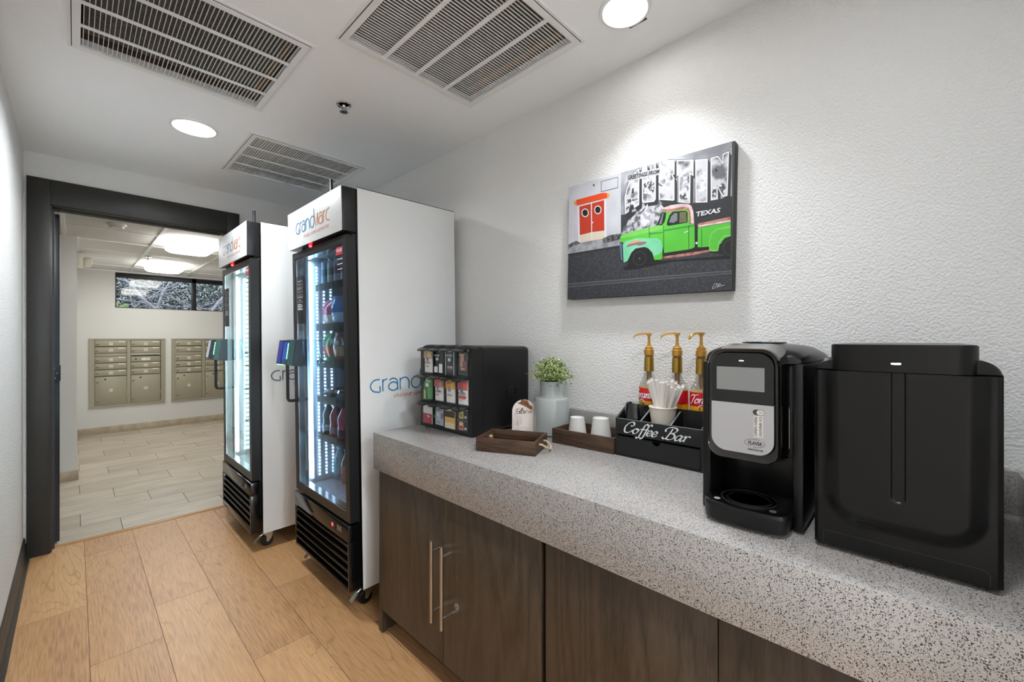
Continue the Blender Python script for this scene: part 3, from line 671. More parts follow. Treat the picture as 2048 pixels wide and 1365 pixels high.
# =====================================================================
# MAILBOXES
# =====================================================================
MBX = M('tan_mailbox_enamel', '9c9580', .42, .2)
MBD = M('tan_mailbox_shadow_gap', '5d5949', .6)
LOCK = M('lock_metal', '8c8a82', .35, 1); NUM = M('number_ink', '22221f', .6); STK = M('number_label', 'e8e6df', .6); WS = M('slot_label', 'e6e2cf', .6)
def mail_unit(label, X0, X1, c1, c2, n1, n2, pk, open25):
    """faces -y; local x along the wall, z up from the unit's bottom"""
    H = .934; t = thing('mailbox_unit', label, 'mailbox', (X0, BY, .362), group='wall mailbox units'); Wd = X1-X0
    f = MB(); slab(f, 0, Wd, 0, H, [(.024, Wd-.024, .022, H-.018)], -.022, 0, MBX, 'y')
    slab(f, .024, Wd-.024, .022, H-.018, [(.05, Wd-.05, .036, H-.03)], -.014, 0, MBX, 'y')
    f.box((.05, -.004, .03), (Wd-.05, 0, H-.03), MBD)
    f.box((c1[1]-X0+.004, -.014, .03), (c2[0]-X0-.004, 0, H-.03), MBX); obj('frame', f, t)
    z = lambda a: a-.362
    rowsA = [(1.190, 1.266, n1[0]), (1.096, 1.178, n1[1]), (.966, 1.047, n1[2]), (.876, .957, n1[3]), (.785, .866, n1[4]), (.388, .775, pk[0])]
    rowsB = [(1.186, 1.264, n2[0]), (1.092, 1.176, n2[1]), (.967, 1.047, 'U.S. MAIL'), (.881, .959, n2[2]), (.789, .873, n2[3]), (.386, .780, pk[1])]
    for (cx0, cx1), rows in ((c1, rowsA), (c2, rowsB)):
        cx0 -= X0; cx1 -= X0; w = cx1-cx0
        if rows is rowsA: pass
        sp = MB(); sp.box((cx0, -.014, z(1.05)), (cx1, -.002, z(1.092)), MBX, .002); obj('spacer', sp, t)
        for (a, b, nm) in rows:
            d = MB(); d.box((cx0, -.022, z(a)), (cx1, -.004, z(b)), MBX, .002); yf = -.0222
            if nm != 'U.S. MAIL':
                pass
            big = b-a > .2
            do = obj('mailbox_door', d, t)
            l = MB()
            O = (0, yf, 0); U = (1, 0, 0); Vv = (0, 0, 1)
            lz = [z(b)-.045] if not big else [z(b)-.07, z(a)+.06]
            if nm == 'U.S. MAIL': lz = []
            for q in lz: l = MB(); l.lathe([(.012, -.022), (.012, -.028), (.009, -.030), (0, -.030)], LOCK, (cx0+.024, 0, q), 14, 'y'); obj('lock', l, do)
            if big or nm == 'U.S. MAIL': l = MB(); l.lathe([(.010, -.022), (.010, -.0235), (0, -.0235)], DKM, (cx0+(.10 if big else .05), 0, z(b)-(.036 if big else .04)), 14, 'y'); obj('keyhole', l, do)
            s = MB(); mx = cx0+w*.5; mz = z(b)-.043 if not big else z(a)+(b-a)*.52
            ww = .019 if nm != 'U.S. MAIL' else .045
            s.flat([rrect(mx-ww, mx+ww, mz-.016, mz+.016, .002)], O, U, Vv, STK, (0, -1, 0), .0006)
            T = text_polys(nm, 1, bold=.02); s.flat(fit_box(T, mx-ww*.8, mx+ww*.8, mz-(.010 if nm != 'U.S. MAIL' else .006), mz+(.010 if nm != 'U.S. MAIL' else .006)), O, U, Vv, NUM, (0, -1, 0), .0012)
            obj('number_plate', s, do, fix=False)
            if not big and nm != 'U.S. MAIL':
                s = MB(); s.flat([rrect(cx1-.085, cx1-.015, z(b)-.018, z(b)-.008, .001)], O, U, Vv, WS, (0, -1, 0), .0008); obj('name_slot', s, do, fix=False)
            if big:
                h = MB(); h.box((cx1-.012, -.03, z(a)+.11), (cx1+.004, -.02, z(a)+.17), MBX, .002); obj('hinge', h, do)
    s = MB(); s.prism([(-.014, z(1.055)), (-.014, z(1.088)), (-.045, z(1.070)), (-.043, z(1.062)), (-.018, z(1.078))], c2[0]-X0, c2[1]-X0, M('slot_flap', 'b9b6a8', .35, .3), 'x'); obj('outgoing_slot', s, t)
    s = MB(); s.box((c2[0]-X0+.01, -.0165, z(1.052)), (c2[1]-X0-.01, -.0145, z(1.066)), DKM); obj('slot_opening', s, t)
    return t
mail_unit('tan wall mailbox unit numbered 19 to 27 left of the other', .132, .922, (.185, .500), (.546, .861), ('19','20','21','22','23'), ('24','25','26','27'), ('P1','P2'), True)
mail_unit('tan wall mailbox unit starting at number 28 beside the refrigerator', .990, 1.780, (1.040, 1.357), (1.404, 1.719), ('28','29','30','31','32'), ('33','34','35','36'), ('P3','P4'), True)
# =====================================================================
# REFRIGERATORS   local: x into the cabinet, y along the front, z up
# =====================================================================
INK_B = M('logo_blue', '2f7aa8', .5); INK_O = M('logo_orange', 'c9743c', .5); INK_N = M('logo_slate', '50637a', .5)
LG = {'b': INK_B, 'o': INK_O, 't': INK_O}; LGN = {'b': INK_N, 'o': INK_O, 't': INK_O}
FRB = M('fridge_black_gloss', '0c0c0d', .12); FRS = M('fridge_black_satin', '1d1e20', .34)
LINER = M('fridge_liner', 'cfd4d8', .25); LINB = M('fridge_liner_grey', '8f9aa4', .3)
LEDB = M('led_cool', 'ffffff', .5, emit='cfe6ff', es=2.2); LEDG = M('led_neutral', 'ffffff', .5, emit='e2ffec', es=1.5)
RED = M('red_led', 'ff2020', .5, emit='ff1a20', es=8); REDL = M('red_label', 'c8283c', .5)
SCRB = M('blue_screen', '0a1460', .2, emit='1430c0', es=.1); SCRG = M('pale_screen', '9aa0b4', .2, emit='9aa0bc', es=.2); GRN = M('green_light', '40ff80', .4, emit='60ff98', es=2.5)
GLS = pane_mat('fridge_glass', 'e6eef2', .015, 1.2)
TEALB = M('reader_teal_black', '26343a', .35); STKB = M('black_label', '16161a', .5); STKW = M('label_white_ink', 'dddddd', .6)
RUB = M('caster_rubber', '0d0d0d', .5); ZINC = M('zinc_plate', 'b9bdb8', .28, 1)
FW = .69
def fridge(label, loc, tilt, full, lgh, lgs):
    t = thing('glass_door_refrigerator', label, 'refrigerator', loc, (0, tilt, 0), 'glass door refrigerators')
    D = .575
    c = MB()
    c.box((0, 0, .10), (D, .012, 2.01), WHT, .0015); c.box((0, FW-.012, .10), (D, FW, 2.01), WHT, .0015); c.box((D-.01, .012, .10), (D, FW-.012, 2.0), WHT)
    c.box((.0, .012, 1.995), (D-.01, FW-.012, 2.008), FRS); c.box((.0, .012, .10), (D-.01, FW-.012, .42), FRS); c.box((0, .012, 1.80), (D-.01, FW-.012, 1.996), FRS)
    c.box((-.0065, .001, .104), (-.0005, .013, 2.004), FRB); c.box((-.0065, FW-.013, .104), (-.0005, FW-.001, 2.004), FRB)
    c.box((-.002, .001, 2.0102), (D, .004, 2.013), FRB)
    obj('cabinet', c, t)
    li = MB(); ix0, ix1, iy0, iy1, iz0, iz1 = .0, D-.05, .04, FW-.04, .45, 1.775; mt = LINB if full else LINER
    li.box((ix0, .013, .42), (ix1, iy0, 1.80), mt); li.box((ix0, iy1, .42), (ix1, FW-.013, 1.80), mt); li.box((ix1, .013, .42), (D-.011, FW-.013, 1.80), mt)
    li.box((ix0, iy0, iz1), (ix1, iy1, 1.80), mt); li.box((ix0, iy0, .42), (ix1, iy1, iz0), mt); obj('liner', li, t)
    # header sign
    h = MB(); h.box((-.076, .002, 1.80), (-.007, FW-.002, 2.004), FRS, .002); h.box((-.0785, .0, 1.798), (-.0755, FW, 2.004), WHT, .001)
    h.lathe([(.003, .0015), (.003, -.0005), (0, -.0005)], DKM, (-.022, 0, 1.89), 10, 'y')
    ho = obj('header_sign', h, t)
    l = MB(); logo(l, (-.0790, .565, 1.871), (0, -1, 0), (0, 0, 1), .056, .44, lgh, .0006); obj('logo', l, ho, fix=False)
    l = MB(); l.lathe([(0, -.012), (.006, -.010), (.008, 0)], RED, (-.055, .43, 1.797), 12); obj('red_indicator', l, t, label='glowing red indicator under the sign')
    # side logo
    l = MB(); logo(l, (.050, -.0001, 1.036), (1, 0, 0), (0, 0, 1), .060, .50, lgs, .0008); obj('side_logo', l, t, fix=False)
    # base grille
    g = MB(); g.box((-.067, .002, .345), (-.007, FW-.002, .425), FRB, .004)
    g.box((-.067, .002, .115), (-.0075, .016, .345), FRB, .002); g.box((-.067, FW-.016, .115), (-.0075, FW-.002, .345), FRB, .002); g.box((-.020, .016, .115), (-.0076, FW-.016, .345), DKM)
    g.box((-.067, .014, .115), (-.010, FW-.014, .155 if not full else .13), FRB, .002)
    for k in range(5):
        z = (.175 if not full else .150)+k*.040
        g.prism([(-.067, z+.020), (-.064, z+.024), (-.022, z+.006), (-.022, z-.002), (-.064, z+.012), (-.067, z+.014)], .015, FW-.015, FRB, 'y')
    go = obj('base_grille', g, t)
    d = MB(); d.box((-.0705, .135, .372), (-.0665, .185, .402), STKB, .001); d.flat([rrect(.160, .178, .380, .396, .001)], (-.0708, 0, 0), (0, 1, 0), (0, 0, 1), M('red_digits', 'ff3a3a', .5, emit='ff3030', es=1.6) if full else M('dim_display', '2a2022', .3), (-1, 0, 0), .0003)
    for k in range(3): d.flat([rrect(.075, .128, .378+k*.009, .380+k*.009, .0005)], (-.0672, 0, 0), (0, 1, 0), (0, 0, 1), STKW, (-1, 0, 0), .0003)
    obj('thermostat_display', d, go, fix=False)
    # door
    d = MB(); z0, z1 = .435, 1.783
    slab(d, .003, FW-.003, z0, z1, [(.040, FW-.038, z0+.040, z1-.035)], -.058, -.010, FRS, 'x')
    slab(d, .036, FW-.034, z0+.036, z1-.031, [(.046, FW-.044, z0+.047, z1-.041)], -.054, -.014, CHR, 'x')
    d.box((-.0099, .01, z0+.01), (-.0066, .03, z1-.01), DKM); d.box((-.0099, FW-.03, z0+.01), (-.0066, FW-.01, z1-.01), DKM)
    do = obj('door', d, t)
    p = MB(); p.box((-.050, .044, z0+.044), (-.047, FW-.042, z1-.038), GLS); obj('glass_pane', p, do)
    p = MB(); p.box((-.026, .044, z0+.044), (-.023, FW-.042, z1-.038), GLS); obj('glass_pane', p, do)
    hd = MB(); yh = .635; hp = [(-.058, yh, .95), (-.095, yh, .95), (-.107, yh, .953), (-.112, yh, .965), (-.112, yh, 1.16)]
    hd.tube(hp, .0085, FRS, 12); hd.lathe([(.014, -.0585), (.014, -.063), (.009, -.064)], FRS, (0, yh, .95), 16, 'x'); obj('handle', hd, do)
    s = MB(); s.box((-.0512, .549, 1.383), (-.0502, .645, 1.648), STKB); U = (0, -1, 0)
    def tx(txt, y, z, wd, hh): s.flat(fit_box(text_polys(txt, 1), 0, wd, 0, hh), (-.0513, y, z), U, (0, 0, 1), STKW, (-1, 0, 0), .0004)
    tx('1 Swipe/Tap', .638, 1.615, .07, .011); tx('v', .602, 1.595, .008, .008); tx('2 Open Door', .638, 1.572, .07, .011); tx('v', .602, 1.550, .008, .008)
    tx('3 Grab Product', .638, 1.527, .078, .010); tx('& Go', .612, 1.510, .03, .010)
    for z in (1.603, 1.586, 1.562, 1.542, 1.503): s.flat([rrect(0, .086, 0, .001, .0001, 1)], (-.0513, .640, z), U, (0, 0, 1), STKW, (-1, 0, 0), .0004)
    for k in range(4): s.flat([rrect(0, .06+.015*(k % 2), 0, .004, .0005, 1)], (-.0513, .636, 1.488-k*.009), U, (0, 0, 1), STKW, (-1, 0, 0), .0004)
    obj('instruction_label', s, do, fix=False, label='black label with white steps')
    s = MB(); s.box((-.0512, .050, 1.700), (-.0502, .125, 1.738), REDL); s.flat(fit_box(text_polys('FREEZE', 1, bold=.02), 0, .06, 0, .014), (-.0513, .118, 1.714), U, (0, 0, 1), STKW, (-1, 0, 0), .0004)
    for k in range(6): s.box((-.0512, .052+.004*(k % 3), 1.690-k*.012), (-.0506, .110, 1.6935-k*.012), STKW if k % 2 else STKB)
    obj('warning_label', s, do, fix=False, label='small red warning label')
    # payment reader
    r = MB(); r.prism([(-.058, 1.295), (-.090, 1.293), (-.110, 1.150), (-.058, 1.145)], .560, .640, TEALB, 'y'); r.prism([(-.0905, 1.2935), (-.120, 1.292), (-.140, 1.158), (-.1105, 1.150)], .562, .638, M('reader_teal', '35504f', .3), 'y')
    r.prism([(-.1205, 1.292), (-.149, 1.291), (-.169, 1.163), (-.1405, 1.158)], .563, .637, BLKS, 'y'); ro = obj('payment_reader', r, t, fix=False)
    s = MB(); a = Vector((-.1503, 0, 1.285)); b = Vector((-.1690, 0, 1.172)); s.add([a+Vector((0, .568, 0)), a+Vector((0, .632, 0)), b+Vector((0, .632, 0)), b+Vector((0, .568, 0))], [(0,1,2,3)], SCRB if full else SCRG)
    if full:
        s.add([a+Vector((.0295, .5625, -.001)), a+Vector((.003, .5625, -.001)), b+Vector((.003, .5625, 0)), b+Vector((.017, .5625, 0))], [(0,1,2,3)], SCRB)
    obj('screen', s, ro, fix=False)
    s = MB(); s.tube([(-.128, .5612, 1.274), (-.140, .5612, 1.19)], .0016, GRN, 6)
    if full: s.tube([(-.150, .566, 1.1600), (-.162, .566, 1.1610), (-.164, .634, 1.1610), (-.150, .634, 1.160)], .0025, GRN, 6)
    obj('status_light', s, ro)
    an = MB(); an.tube([(.10, .52, 2.008), (.10, .52, 2.20)], .006, FRS, 8); an.tube([(.10, .52, 2.08), (.10, .52, 2.21)], .009, FRS, 8); an.lathe([(.02, 2.0085), (.02, 2.014), (.009, 2.02)], FRS, (.10, .52, 0), 16); obj('antenna', an, t)
    # LED strips on the side walls just behind the door
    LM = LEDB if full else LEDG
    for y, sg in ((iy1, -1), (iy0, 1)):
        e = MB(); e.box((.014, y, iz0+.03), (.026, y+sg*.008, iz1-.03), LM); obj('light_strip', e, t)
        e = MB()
        for row, xx in enumerate((.055, .095, .135) if full else (.060,)):  # stocked: three added glowing rows imitate the strip's reflections in the glazing; empty: diodes
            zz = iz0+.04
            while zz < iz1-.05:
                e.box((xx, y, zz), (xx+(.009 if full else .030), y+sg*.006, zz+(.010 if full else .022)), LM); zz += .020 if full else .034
        obj('diode_glint_row', e, t)
    # shelves
    if full: zs = (1.60, 1.37, 1.16, .955, .735)
    else: zs = ()
    RAIL = M('shelf_rail', '08090a', .7, spec=.1)
    for z in zs:
        s = MB(); s.box((.050, iy0+.012, z-.028), (.056, iy1-.012, z+.012), RAIL, .001); s.box((.056, iy0+.012, z-.006), (ix1-.01, iy1-.012, z), M('shelf_plate', '30363b', .6), .001)
        obj('shelf', s, t)
    if not full:
        for z in (1.19, 1.10, .93, .70):
            s = MB(); s.box((.060, iy1-.020, z), (.090, iy1-.006, z+.006), M('shelf_clip', '6a5236', .5)); s.box((.062, iy1-.028, z-.004), (.080, iy1-.018, z+.001), M('shelf_clip', '6a5236', .5)); obj('shelf_clip', s, t)
        s = MB()
        for k in range(16): s.box((.12+.022*k, iy0+.01, .452), (.125+.022*k, iy1-.01, .458), CHR)
        s.box((.11, iy0+.01, .450), (.114, iy1-.01, .459), CHR); obj('floor_rack', s, t)
    # casters
    for (cx, cy) in ((.035, .055), (.035, FW-.055), (D-.06, .055), (D-.06, FW-.055)):
        w = MB(); w.box((cx-.030, cy-.026, .092), (cx+.042, cy+.026, .0995), ZINC, .001)
        for s in (-1, 1): w.prism([(cx-.020, .094), (cx+.034, .094), (cx+.022, .048), (cx+.004, .028), (cx-.006, .030), (cx-.006, .064), (cx-.020, .078)], cy+s*.0165-.001, cy+s*.0165+.001, ZINC, 'y')
        co = obj('caster', w, t)
        q = MB(); q.lathe([(.010, -.012), (.030, -.012), (.034, -.008), (.034, .008), (.030, .012), (.010, .012)], RUB, (cx, cy, .0345), 28, 'y'); q.lathe([(0, -.0185), (.006, -.0185), (.006, .0185), (0, .0185)], ZINC, (cx, cy, .0345), 12, 'y'); obj('wheel', q, co)
        if cx < .1:
            q = MB(); q.tube([(cx-.015, cy, .080), (cx-.040, cy, .068)], .004, ZINC, 6); q.add([(cx-.038, cy-.012, .072), (cx-.038, cy+.012, .072), (cx-.072, cy+.014, .040), (cx-.072, cy-.014, .040), (cx-.039, cy-.012, .069), (cx-.039, cy+.012, .069), (cx-.073, cy+.014, .037), (cx-.073, cy-.014, .037)], [(0,1,2,3),(4,7,6,5),(0,4,5,1),(1,5,6,2),(2,6,7,3),(3,7,4,0)], ZINC); obj('brake_lever', q, co)
    return t
F1 = (.952, 1.893, 0); F2 = (.80, 2.880, 0)
fridge('stocked glass door refrigerator with white sides standing next to the counter', F1, -.016, True, LG, LG)
fridge('empty glass door refrigerator with white sides standing next to the doorway', F2, -.007, False, LGN, LGN)
# interior lights of the refrigerators
def in_fridge(F, tilt, p):
    return Matrix.Translation(F) @ Matrix.Rotation(tilt, 4, 'Y') @ Vector(p)
lamp('refrigerator_glow', in_fridge(F1, -.016, (.02, FW-.053, 1.11)), 0.01, 1.2, (.70, .86, 1), 180, (PI/2, 0, 0), 'RECTANGLE', 1.25)
lamp('refrigerator_glow', in_fridge(F1, -.016, (.02, .053, 1.11)), 0.01, 1.2, (.70, .86, 1), 180, (-PI/2, 0, 0), 'RECTANGLE', 1.25)
lamp('refrigerator_glow', in_fridge(F2, -.007, (.02, FW-.053, 1.11)), .01, .8, (.93, 1, .97), 180, (PI/2, 0, 0), 'RECTANGLE', 1.25)
lamp('refrigerator_glow', in_fridge(F2, -.007, (.02, .053, 1.11)), .01, .8, (.93, 1, .97), 180, (-PI/2, 0, 0), 'RECTANGLE', 1.25)

# ---- stock of the first refrigerator
def col(c, r=.35): return M('stock_'+c, c, r)
ALU = M('can_aluminium', 'c4c8cc', .25, 1)
def on_shelf(name, label, cat, y, zshelf, group, x=.10, rz=0):
    p = in_fridge(F1, -.016, (x, y, zshelf)); return thing(name, label, cat, p, (0, -.016, rz), group)
def ordinal(i, n): return ['leftmost', 'second from left', 'third from left', 'fourth from left', 'fifth from left', 'sixth from left', 'seventh from left'][i] if i < n-1 else 'rightmost'
ys = lambda n: [FW-.085-i*(FW-.17)/(n-1) for i in range(n)]
cans = [('b9c8d6', '5a7d96'), ('cfd3dc', '6f8a5e'), ('d9c4cf', 'b0607f'), ('c9b6d0', '8d5fa0'), ('e6e8e2', '2f3a33'), ('a8bedb', '3b62b5'), ('b8d0c8', '4a8a78')]
cn = ['pale blue', 'silver and green', 'pink', 'lilac', 'white and black', 'blue and white', 'mint']
for i, y in enumerate(ys(7)):
    t = on_shelf('drink_can', '%s tall drink can, %s on the top refrigerator shelf' % (cn[i], ordinal(i, 7)), 'drink can', y, 1.60, 'cans on the top shelf')
    m = MB(); a, b = cans[i]; m.lathe([(.022, 0), (.028, .006), (.028, .06)], col(a), n=24); m.lathe([(.028, .06), (.028, .10)], col(b), n=24); m.lathe([(.028, .10), (.028, .142)], col(a), n=24); obj('body', m, t)
    m = MB(); m.lathe([(.028, .142), (.024, .152), (.022, .154), (.021, .151), (0, .151)], ALU, n=24); obj('lid', m, t)
def pouch(mb, w, h, d, c, c2, seed, band=(.35, .65)):
    r = random.Random(seed); secs = []; n = 9
    for k in range(n+1):
        v = k/n; th = d*math.sin(PI*min(1, max(0, (v-.02)/.96)))**.55+.0015; ww = w/2*(1-.05*math.sin(PI*v))
        secs.append([(-th/2+r.uniform(-.002, .002), -ww*.55, v*h), (-th*.15, -ww, v*h), (th/2, -ww*.5, v*h), (th/2, ww*.5, v*h), (th*.15, ww, v*h), (-th/2+r.uniform(-.002, .002), ww*.55, v*h), (-th*.62, 0, v*h)])
    for k in range(n): mb.loft(secs[k:k+2], c2 if band[0] <= (k+.5)/n <= band[1] else c, cap=False)
    mb.add(secs[0], [tuple(range(7))], c); mb.add(secs[-1], [tuple(range(7))], c)
p1 = [('c8506e', 'f0d6c8', 'pink and cream'), ('4e7bb8', 'd8e4f0', 'blue and white'), ('b03f7c', '7a8c3a', 'magenta and green'), ('d85a8c', 'e8c0d0', 'rose'), ('e3c23c', 'f2ead0', 'yellow')]
for i, y in enumerate(ys(5)):
    a, b, nm = p1[i]; t = on_shelf('snack_pouch', '%s glossy snack pouch, %s on the second refrigerator shelf' % (nm, ordinal(i, 5)), 'snack bag', y, 1.37, 'snack pouches on the second shelf', .11, .25*math.sin(i*2.1))
    m = MB(); pouch(m, .115, .15+.02*(i % 2), .045, col(a, .18), col(b, .2), i, (.15, .45)); obj('bag', m, t)
p2 = [('3f7d45', 'c7452f', 'green and red', ''), ('a8574e', 'd8a77c', 'red and tan', 'Fun'), ('5a3d8a', '7a5cae', 'purple', 'Takis'), ('3a4a58', 'b8c4cc', 'slate blue', ''), ('c23d3d', 'e8d0a0', 'red and cream', '')]
for i, y in enumerate(ys(5)):
    a, b, nm, wd = p2[i]; t = on_shelf('crisp_bag', '%s crinkled crisp bag, %s on the middle refrigerator shelf' % (nm, ordinal(i, 5)), 'snack bag', y, 1.16, 'crisp bags on the middle shelf', .12, .2*math.sin(i*1.7+1))
    m = MB(); pouch(m, .125, .17, .055, col(a, .2), col(b, .2), 20+i, (.2, .5)); bo_ = obj('bag', m, t)
    if wd: m = MB(); m.flat(fit_box(text_polys(wd, 1, bold=.03, shear=.2), -.048, .048, .10, .135), (-.038, 0, 0), (0, -1, 0), (0, 0, 1), STKW, (-1, 0, 0), 0); obj('lettering', m, bo_, fix=False)
for i, y in enumerate(ys(4)):
    nm = ['red', 'green', 'white', 'teal'][i]; a = ['b04a44', '4f8a50', 'd6d8d4', '3f7f86'][i]
    t = on_shelf('deli_pack', 'clear lidded deli pack with %s label, %s on the fourth refrigerator shelf' % (nm, ordinal(i, 4)), 'food pack', y, .955, 'deli packs on the fourth shelf', .14)
    m = MB(); m.loft([[(p[0], p[1], z) for p in rrect(-.055*k, .055*k, -.062*k, .062*k, .015, 4)] for z, k in ((0, .86), (.03, 1), (.034, 1.04), (.038, 1.0), (.050, .9))], pane_mat('clear_plastic', 'eef4f4', .05, 2)); obj('tray', m, t)
    m = MB(); m.box((-.046, -.052, .003), (.046, .052, .026), col(['8a5a44', '6a7a44', 'c9bfae', 'a89a7c'][i], .7), .01); obj('food', m, t)
    m = MB(); m.box((-.03, -.03, .0505), (.03, .03, .0515), col(a, .5)); obj('label', m, t)
def bottle(t, liquid, cap, lab, h=.20, r=.033, shape=0, word=None):
    m = MB()
    prof = [(.0, .0), (r*.8, 0), (r, .008), (r, h*.30), (r*.90, h*.36), (r*.92, h*.44), (r, h*.50), (r*.97, h*.62), (r*.60, h*.76), (r*.36, h*.84), (r*.36, h*.90), (0, h*.90)] if shape else [(0, 0), (r*.85, 0), (r, .008), (r, h*.55), (r*.85, h*.66), (r*.45, h*.80), (r*.36, h*.84), (r*.36, h*.90), (0, h*.90)]
    m.lathe(prof, M('liquid_'+liquid, liquid, .08, coat=1), n=24); obj('body', m, t)
    m = MB(); m.lathe([(r*.42, h*.88), (r*.44, h*.90), (r*.44, h*.985), (r*.38, h), (0, h)], col(cap, .4), n=20); obj('cap', m, t)
    m = MB(); m.lathe([(r+.0008, h*.12), (r+.0008, h*.30)] if shape else [(r+.0008, h*.2), (r+.0008, h*.5)], col(lab, .4), n=24); lo = obj('label', m, t)
    if word:
        m = MB(); m.flat(fit_box(text_polys(word, 1, bold=.03), -.012, .012, 0, .03), (-r-.003, 0, h*.14), (0, -1, 0), (0, 0, 1), STKW, (-1, 0, 0), 0); obj('lettering', m, lo, fix=False)
bt = [('2c2f34', 'e8e8e8', 'b8bcc0', 'black', None), ('c2283a', 'e0e0e0', 'c8a0a8', 'clear red', None), ('c93a5a', 'c83a50', '5a3038', 'bright red', None), ('9a86a8', '3f4348', '6b6f7a', 'lilac', 'G'), ('5f9296', '3f4348', '5f7378', 'teal', 'G'), ('a8b4b8', 'e6e6e6', 'd8dcdc', 'white labelled', None)]
for i, y in enumerate(ys(6)):
    a, b, c, nm, wd = bt[i]; t = on_shelf('drink_bottle', '%s sports drink bottle, %s on the fifth refrigerator shelf' % (nm, ordinal(i, 6)), 'bottle', y, .735, 'bottles on the fifth shelf'); bottle(t, a, b, c, .20, .036, 1, wd)
bt = [('4a9ab0', 'e6e6e6', '4aa0b4', 'aqua'), ('2a1f2c', '2a5a9a', 'b03a4a', 'dark cola with red label'), ('34222a', '30302f', 'a8a8ac', 'dark cola with grey label'), ('38262c', '30302f', '6a3a44', 'dark cola with maroon label'), ('93b09c', '3a8a50', '4f9a62', 'pale with green label'), ('c0c8cc', 'e4e4e4', '7fb8d0', 'clear water')]
for i, y in enumerate(ys(6)):
    a, b, c, nm = bt[i]; t = on_shelf('drink_bottle', '%s bottle, %s on the refrigerator floor' % (nm, ordinal(i, 6)), 'bottle', y, .451, 'bottles on the refrigerator floor', .16); bottle(t, a, b, c, .21, .034, i == 4)

# =====================================================================
# COUNTER AND BASE CABINETS
# =====================================================================
t = thing('countertop', 'thick speckled grey quartz countertop along the right wall', 'countertop', (.911, -.194, .725))
m = MB(); m.box((0, 0, 0), (WX-.911-.002, 1.919, .16), QUARTZ, .003); obj('slab', m, t)
m = MB(); m.box((WX-.911-.022, .0, .160), (WX-.911-.002, 1.36, .262), QUARTZ, .002); obj('backsplash', m, t)
m = MB(); m.box((.02, -.0, .160), (WX-.911-.0225, .020, .262), QUARTZ, .002); obj('backsplash', m, t)
def cabinet(label, y0, y1, doors, left_end):
    t = thing('base_cabinet', label, 'cabinet', (.96, y0, 0), group='dark wood base cabinets')
    D = WX-.96-.001; L = y1-y0
    c = MB(); c.box((.0, 0, .105), (D, .018, .724), CABW); c.box((0, L-.018, .105 if not left_end else 0), (D, L, .724), CABW)
    if left_end: c.box((-.022, L-.030, 0), (0, L, .1), CABW); c.box((.055, 0, 0), (.07, L-.02, .105), CABW)
    else: c.box((.055, 0, 0), (.07, L, .105), CABW)
    c.box((0, .018, .105), (D, L-.018, .123), CABW); c.box((D-.01, .018, .123), (D, L-.018, .724), CABW); c.box((0, .018, .70), (.06, L-.018, .724), CABW); obj('carcass', c, t)
    for (a, b, hy, lock) in doors:
        d = MB(); d.box((-.021, a-y0+.0012, .100), (-.001, b-y0-.0012, .712), CABW, .001); do = obj('door', d, t)
        if hy is not None:
            h = MB(); yy = hy-y0; h.tube([(-.062, yy, .265), (-.062, yy, .56)], .006, STEEL, 14)
            for z in (.305, .525): h.tube([(-.021, yy, z), (-.062, yy, z)], .0045, STEEL, 10)
            obj('handle', h, do)
        if lock: h = MB(); h.lathe([(.011, -.021), (.011, -.023), (.009, -.0245), (.0, -.0245)], STEEL, (0, lock-y0, .346), 20, 'x'); h.box((-.0252, lock-y0-.001, .341), (-.0244, lock-y0+.001, .351), DKM); obj('lock', h, do)
    return t
cabinet('dark stained base cabinet with two bar handles next to the refrigerator', .775, 1.722, [(1.253, 1.722, 1.269, None), (.782, 1.253, 1.208, 1.173)], True)
cabinet('dark stained base cabinet without handles at the right end', -.19, .770, [(.299, .768, None, None), (-.188, .299, None, None)], False)

# =====================================================================
# COFFEE POD ORGANISER
# =====================================================================
WCL = pane_mat('clear_bin_window', 'ffffff', .05, .8)
t = thing('packet_organizer', 'black twelve-bin drink packet organizer at the left end of the counter', 'organizer', (1.13, 1.325, CT))
OW, OH, OD = .375, .378, .37
m = MB(); sec = rrect(0, OW, .004, OH, [.022, .022, .03, .03], 5)
m.loft([[(x, OW/2+(p[0]-OW/2)*k, OH/2+(p[1]-OH/2)*k) for p in sec] for x, k in ((.075, 1), (OD-.02, 1), (OD-.005, .985), (OD, .95))], BLK)
slabm = MB()
zr = [.012, .123, .247, .372]; yc = [.020, .107, .191, .275, .358]
slab(m, .001, OW-.001, .004, OH-.006, [(yc[i]+.003, yc[i+1]-.003, zr[j]+.006, zr[j+1]-.006) for i in range(4) for j in range(3)], .012, .076, BLK, 'x')
m.lathe([(0, 0), (.012, 0), (.012, .004), (0, .004)], BLK, (.03, .03, 0), 12); m.lathe([(0, 0), (.012, 0), (.012, .004), (0, .004)], BLK, (OD-.03, OW-.03, 0), 12)
m.lathe([(0, 0), (.012, 0), (.012, .004), (0, .004)], BLK, (OD-.03, .03, 0), 12); m.lathe([(0, 0), (.012, 0), (.012, .004), (0, .004)], BLK, (.03, OW-.03, 0), 12)
bo = obj('body', m, t)
for i in range(4):
    cy = (yc[i]+yc[i+1])/2; m = MB()
    m.loft([[(x, cy+.046*math.cos(a)*k, OH-.018+.026*math.sin(a)*k) for a in [PI*j/12 for j in range(13)]] for x, k in ((.004, .80), (.012, .95), (.03, 1.0), (.10, .9), (.14, .5))], BLKS, closed=False); obj('scalloped_top', m, t)
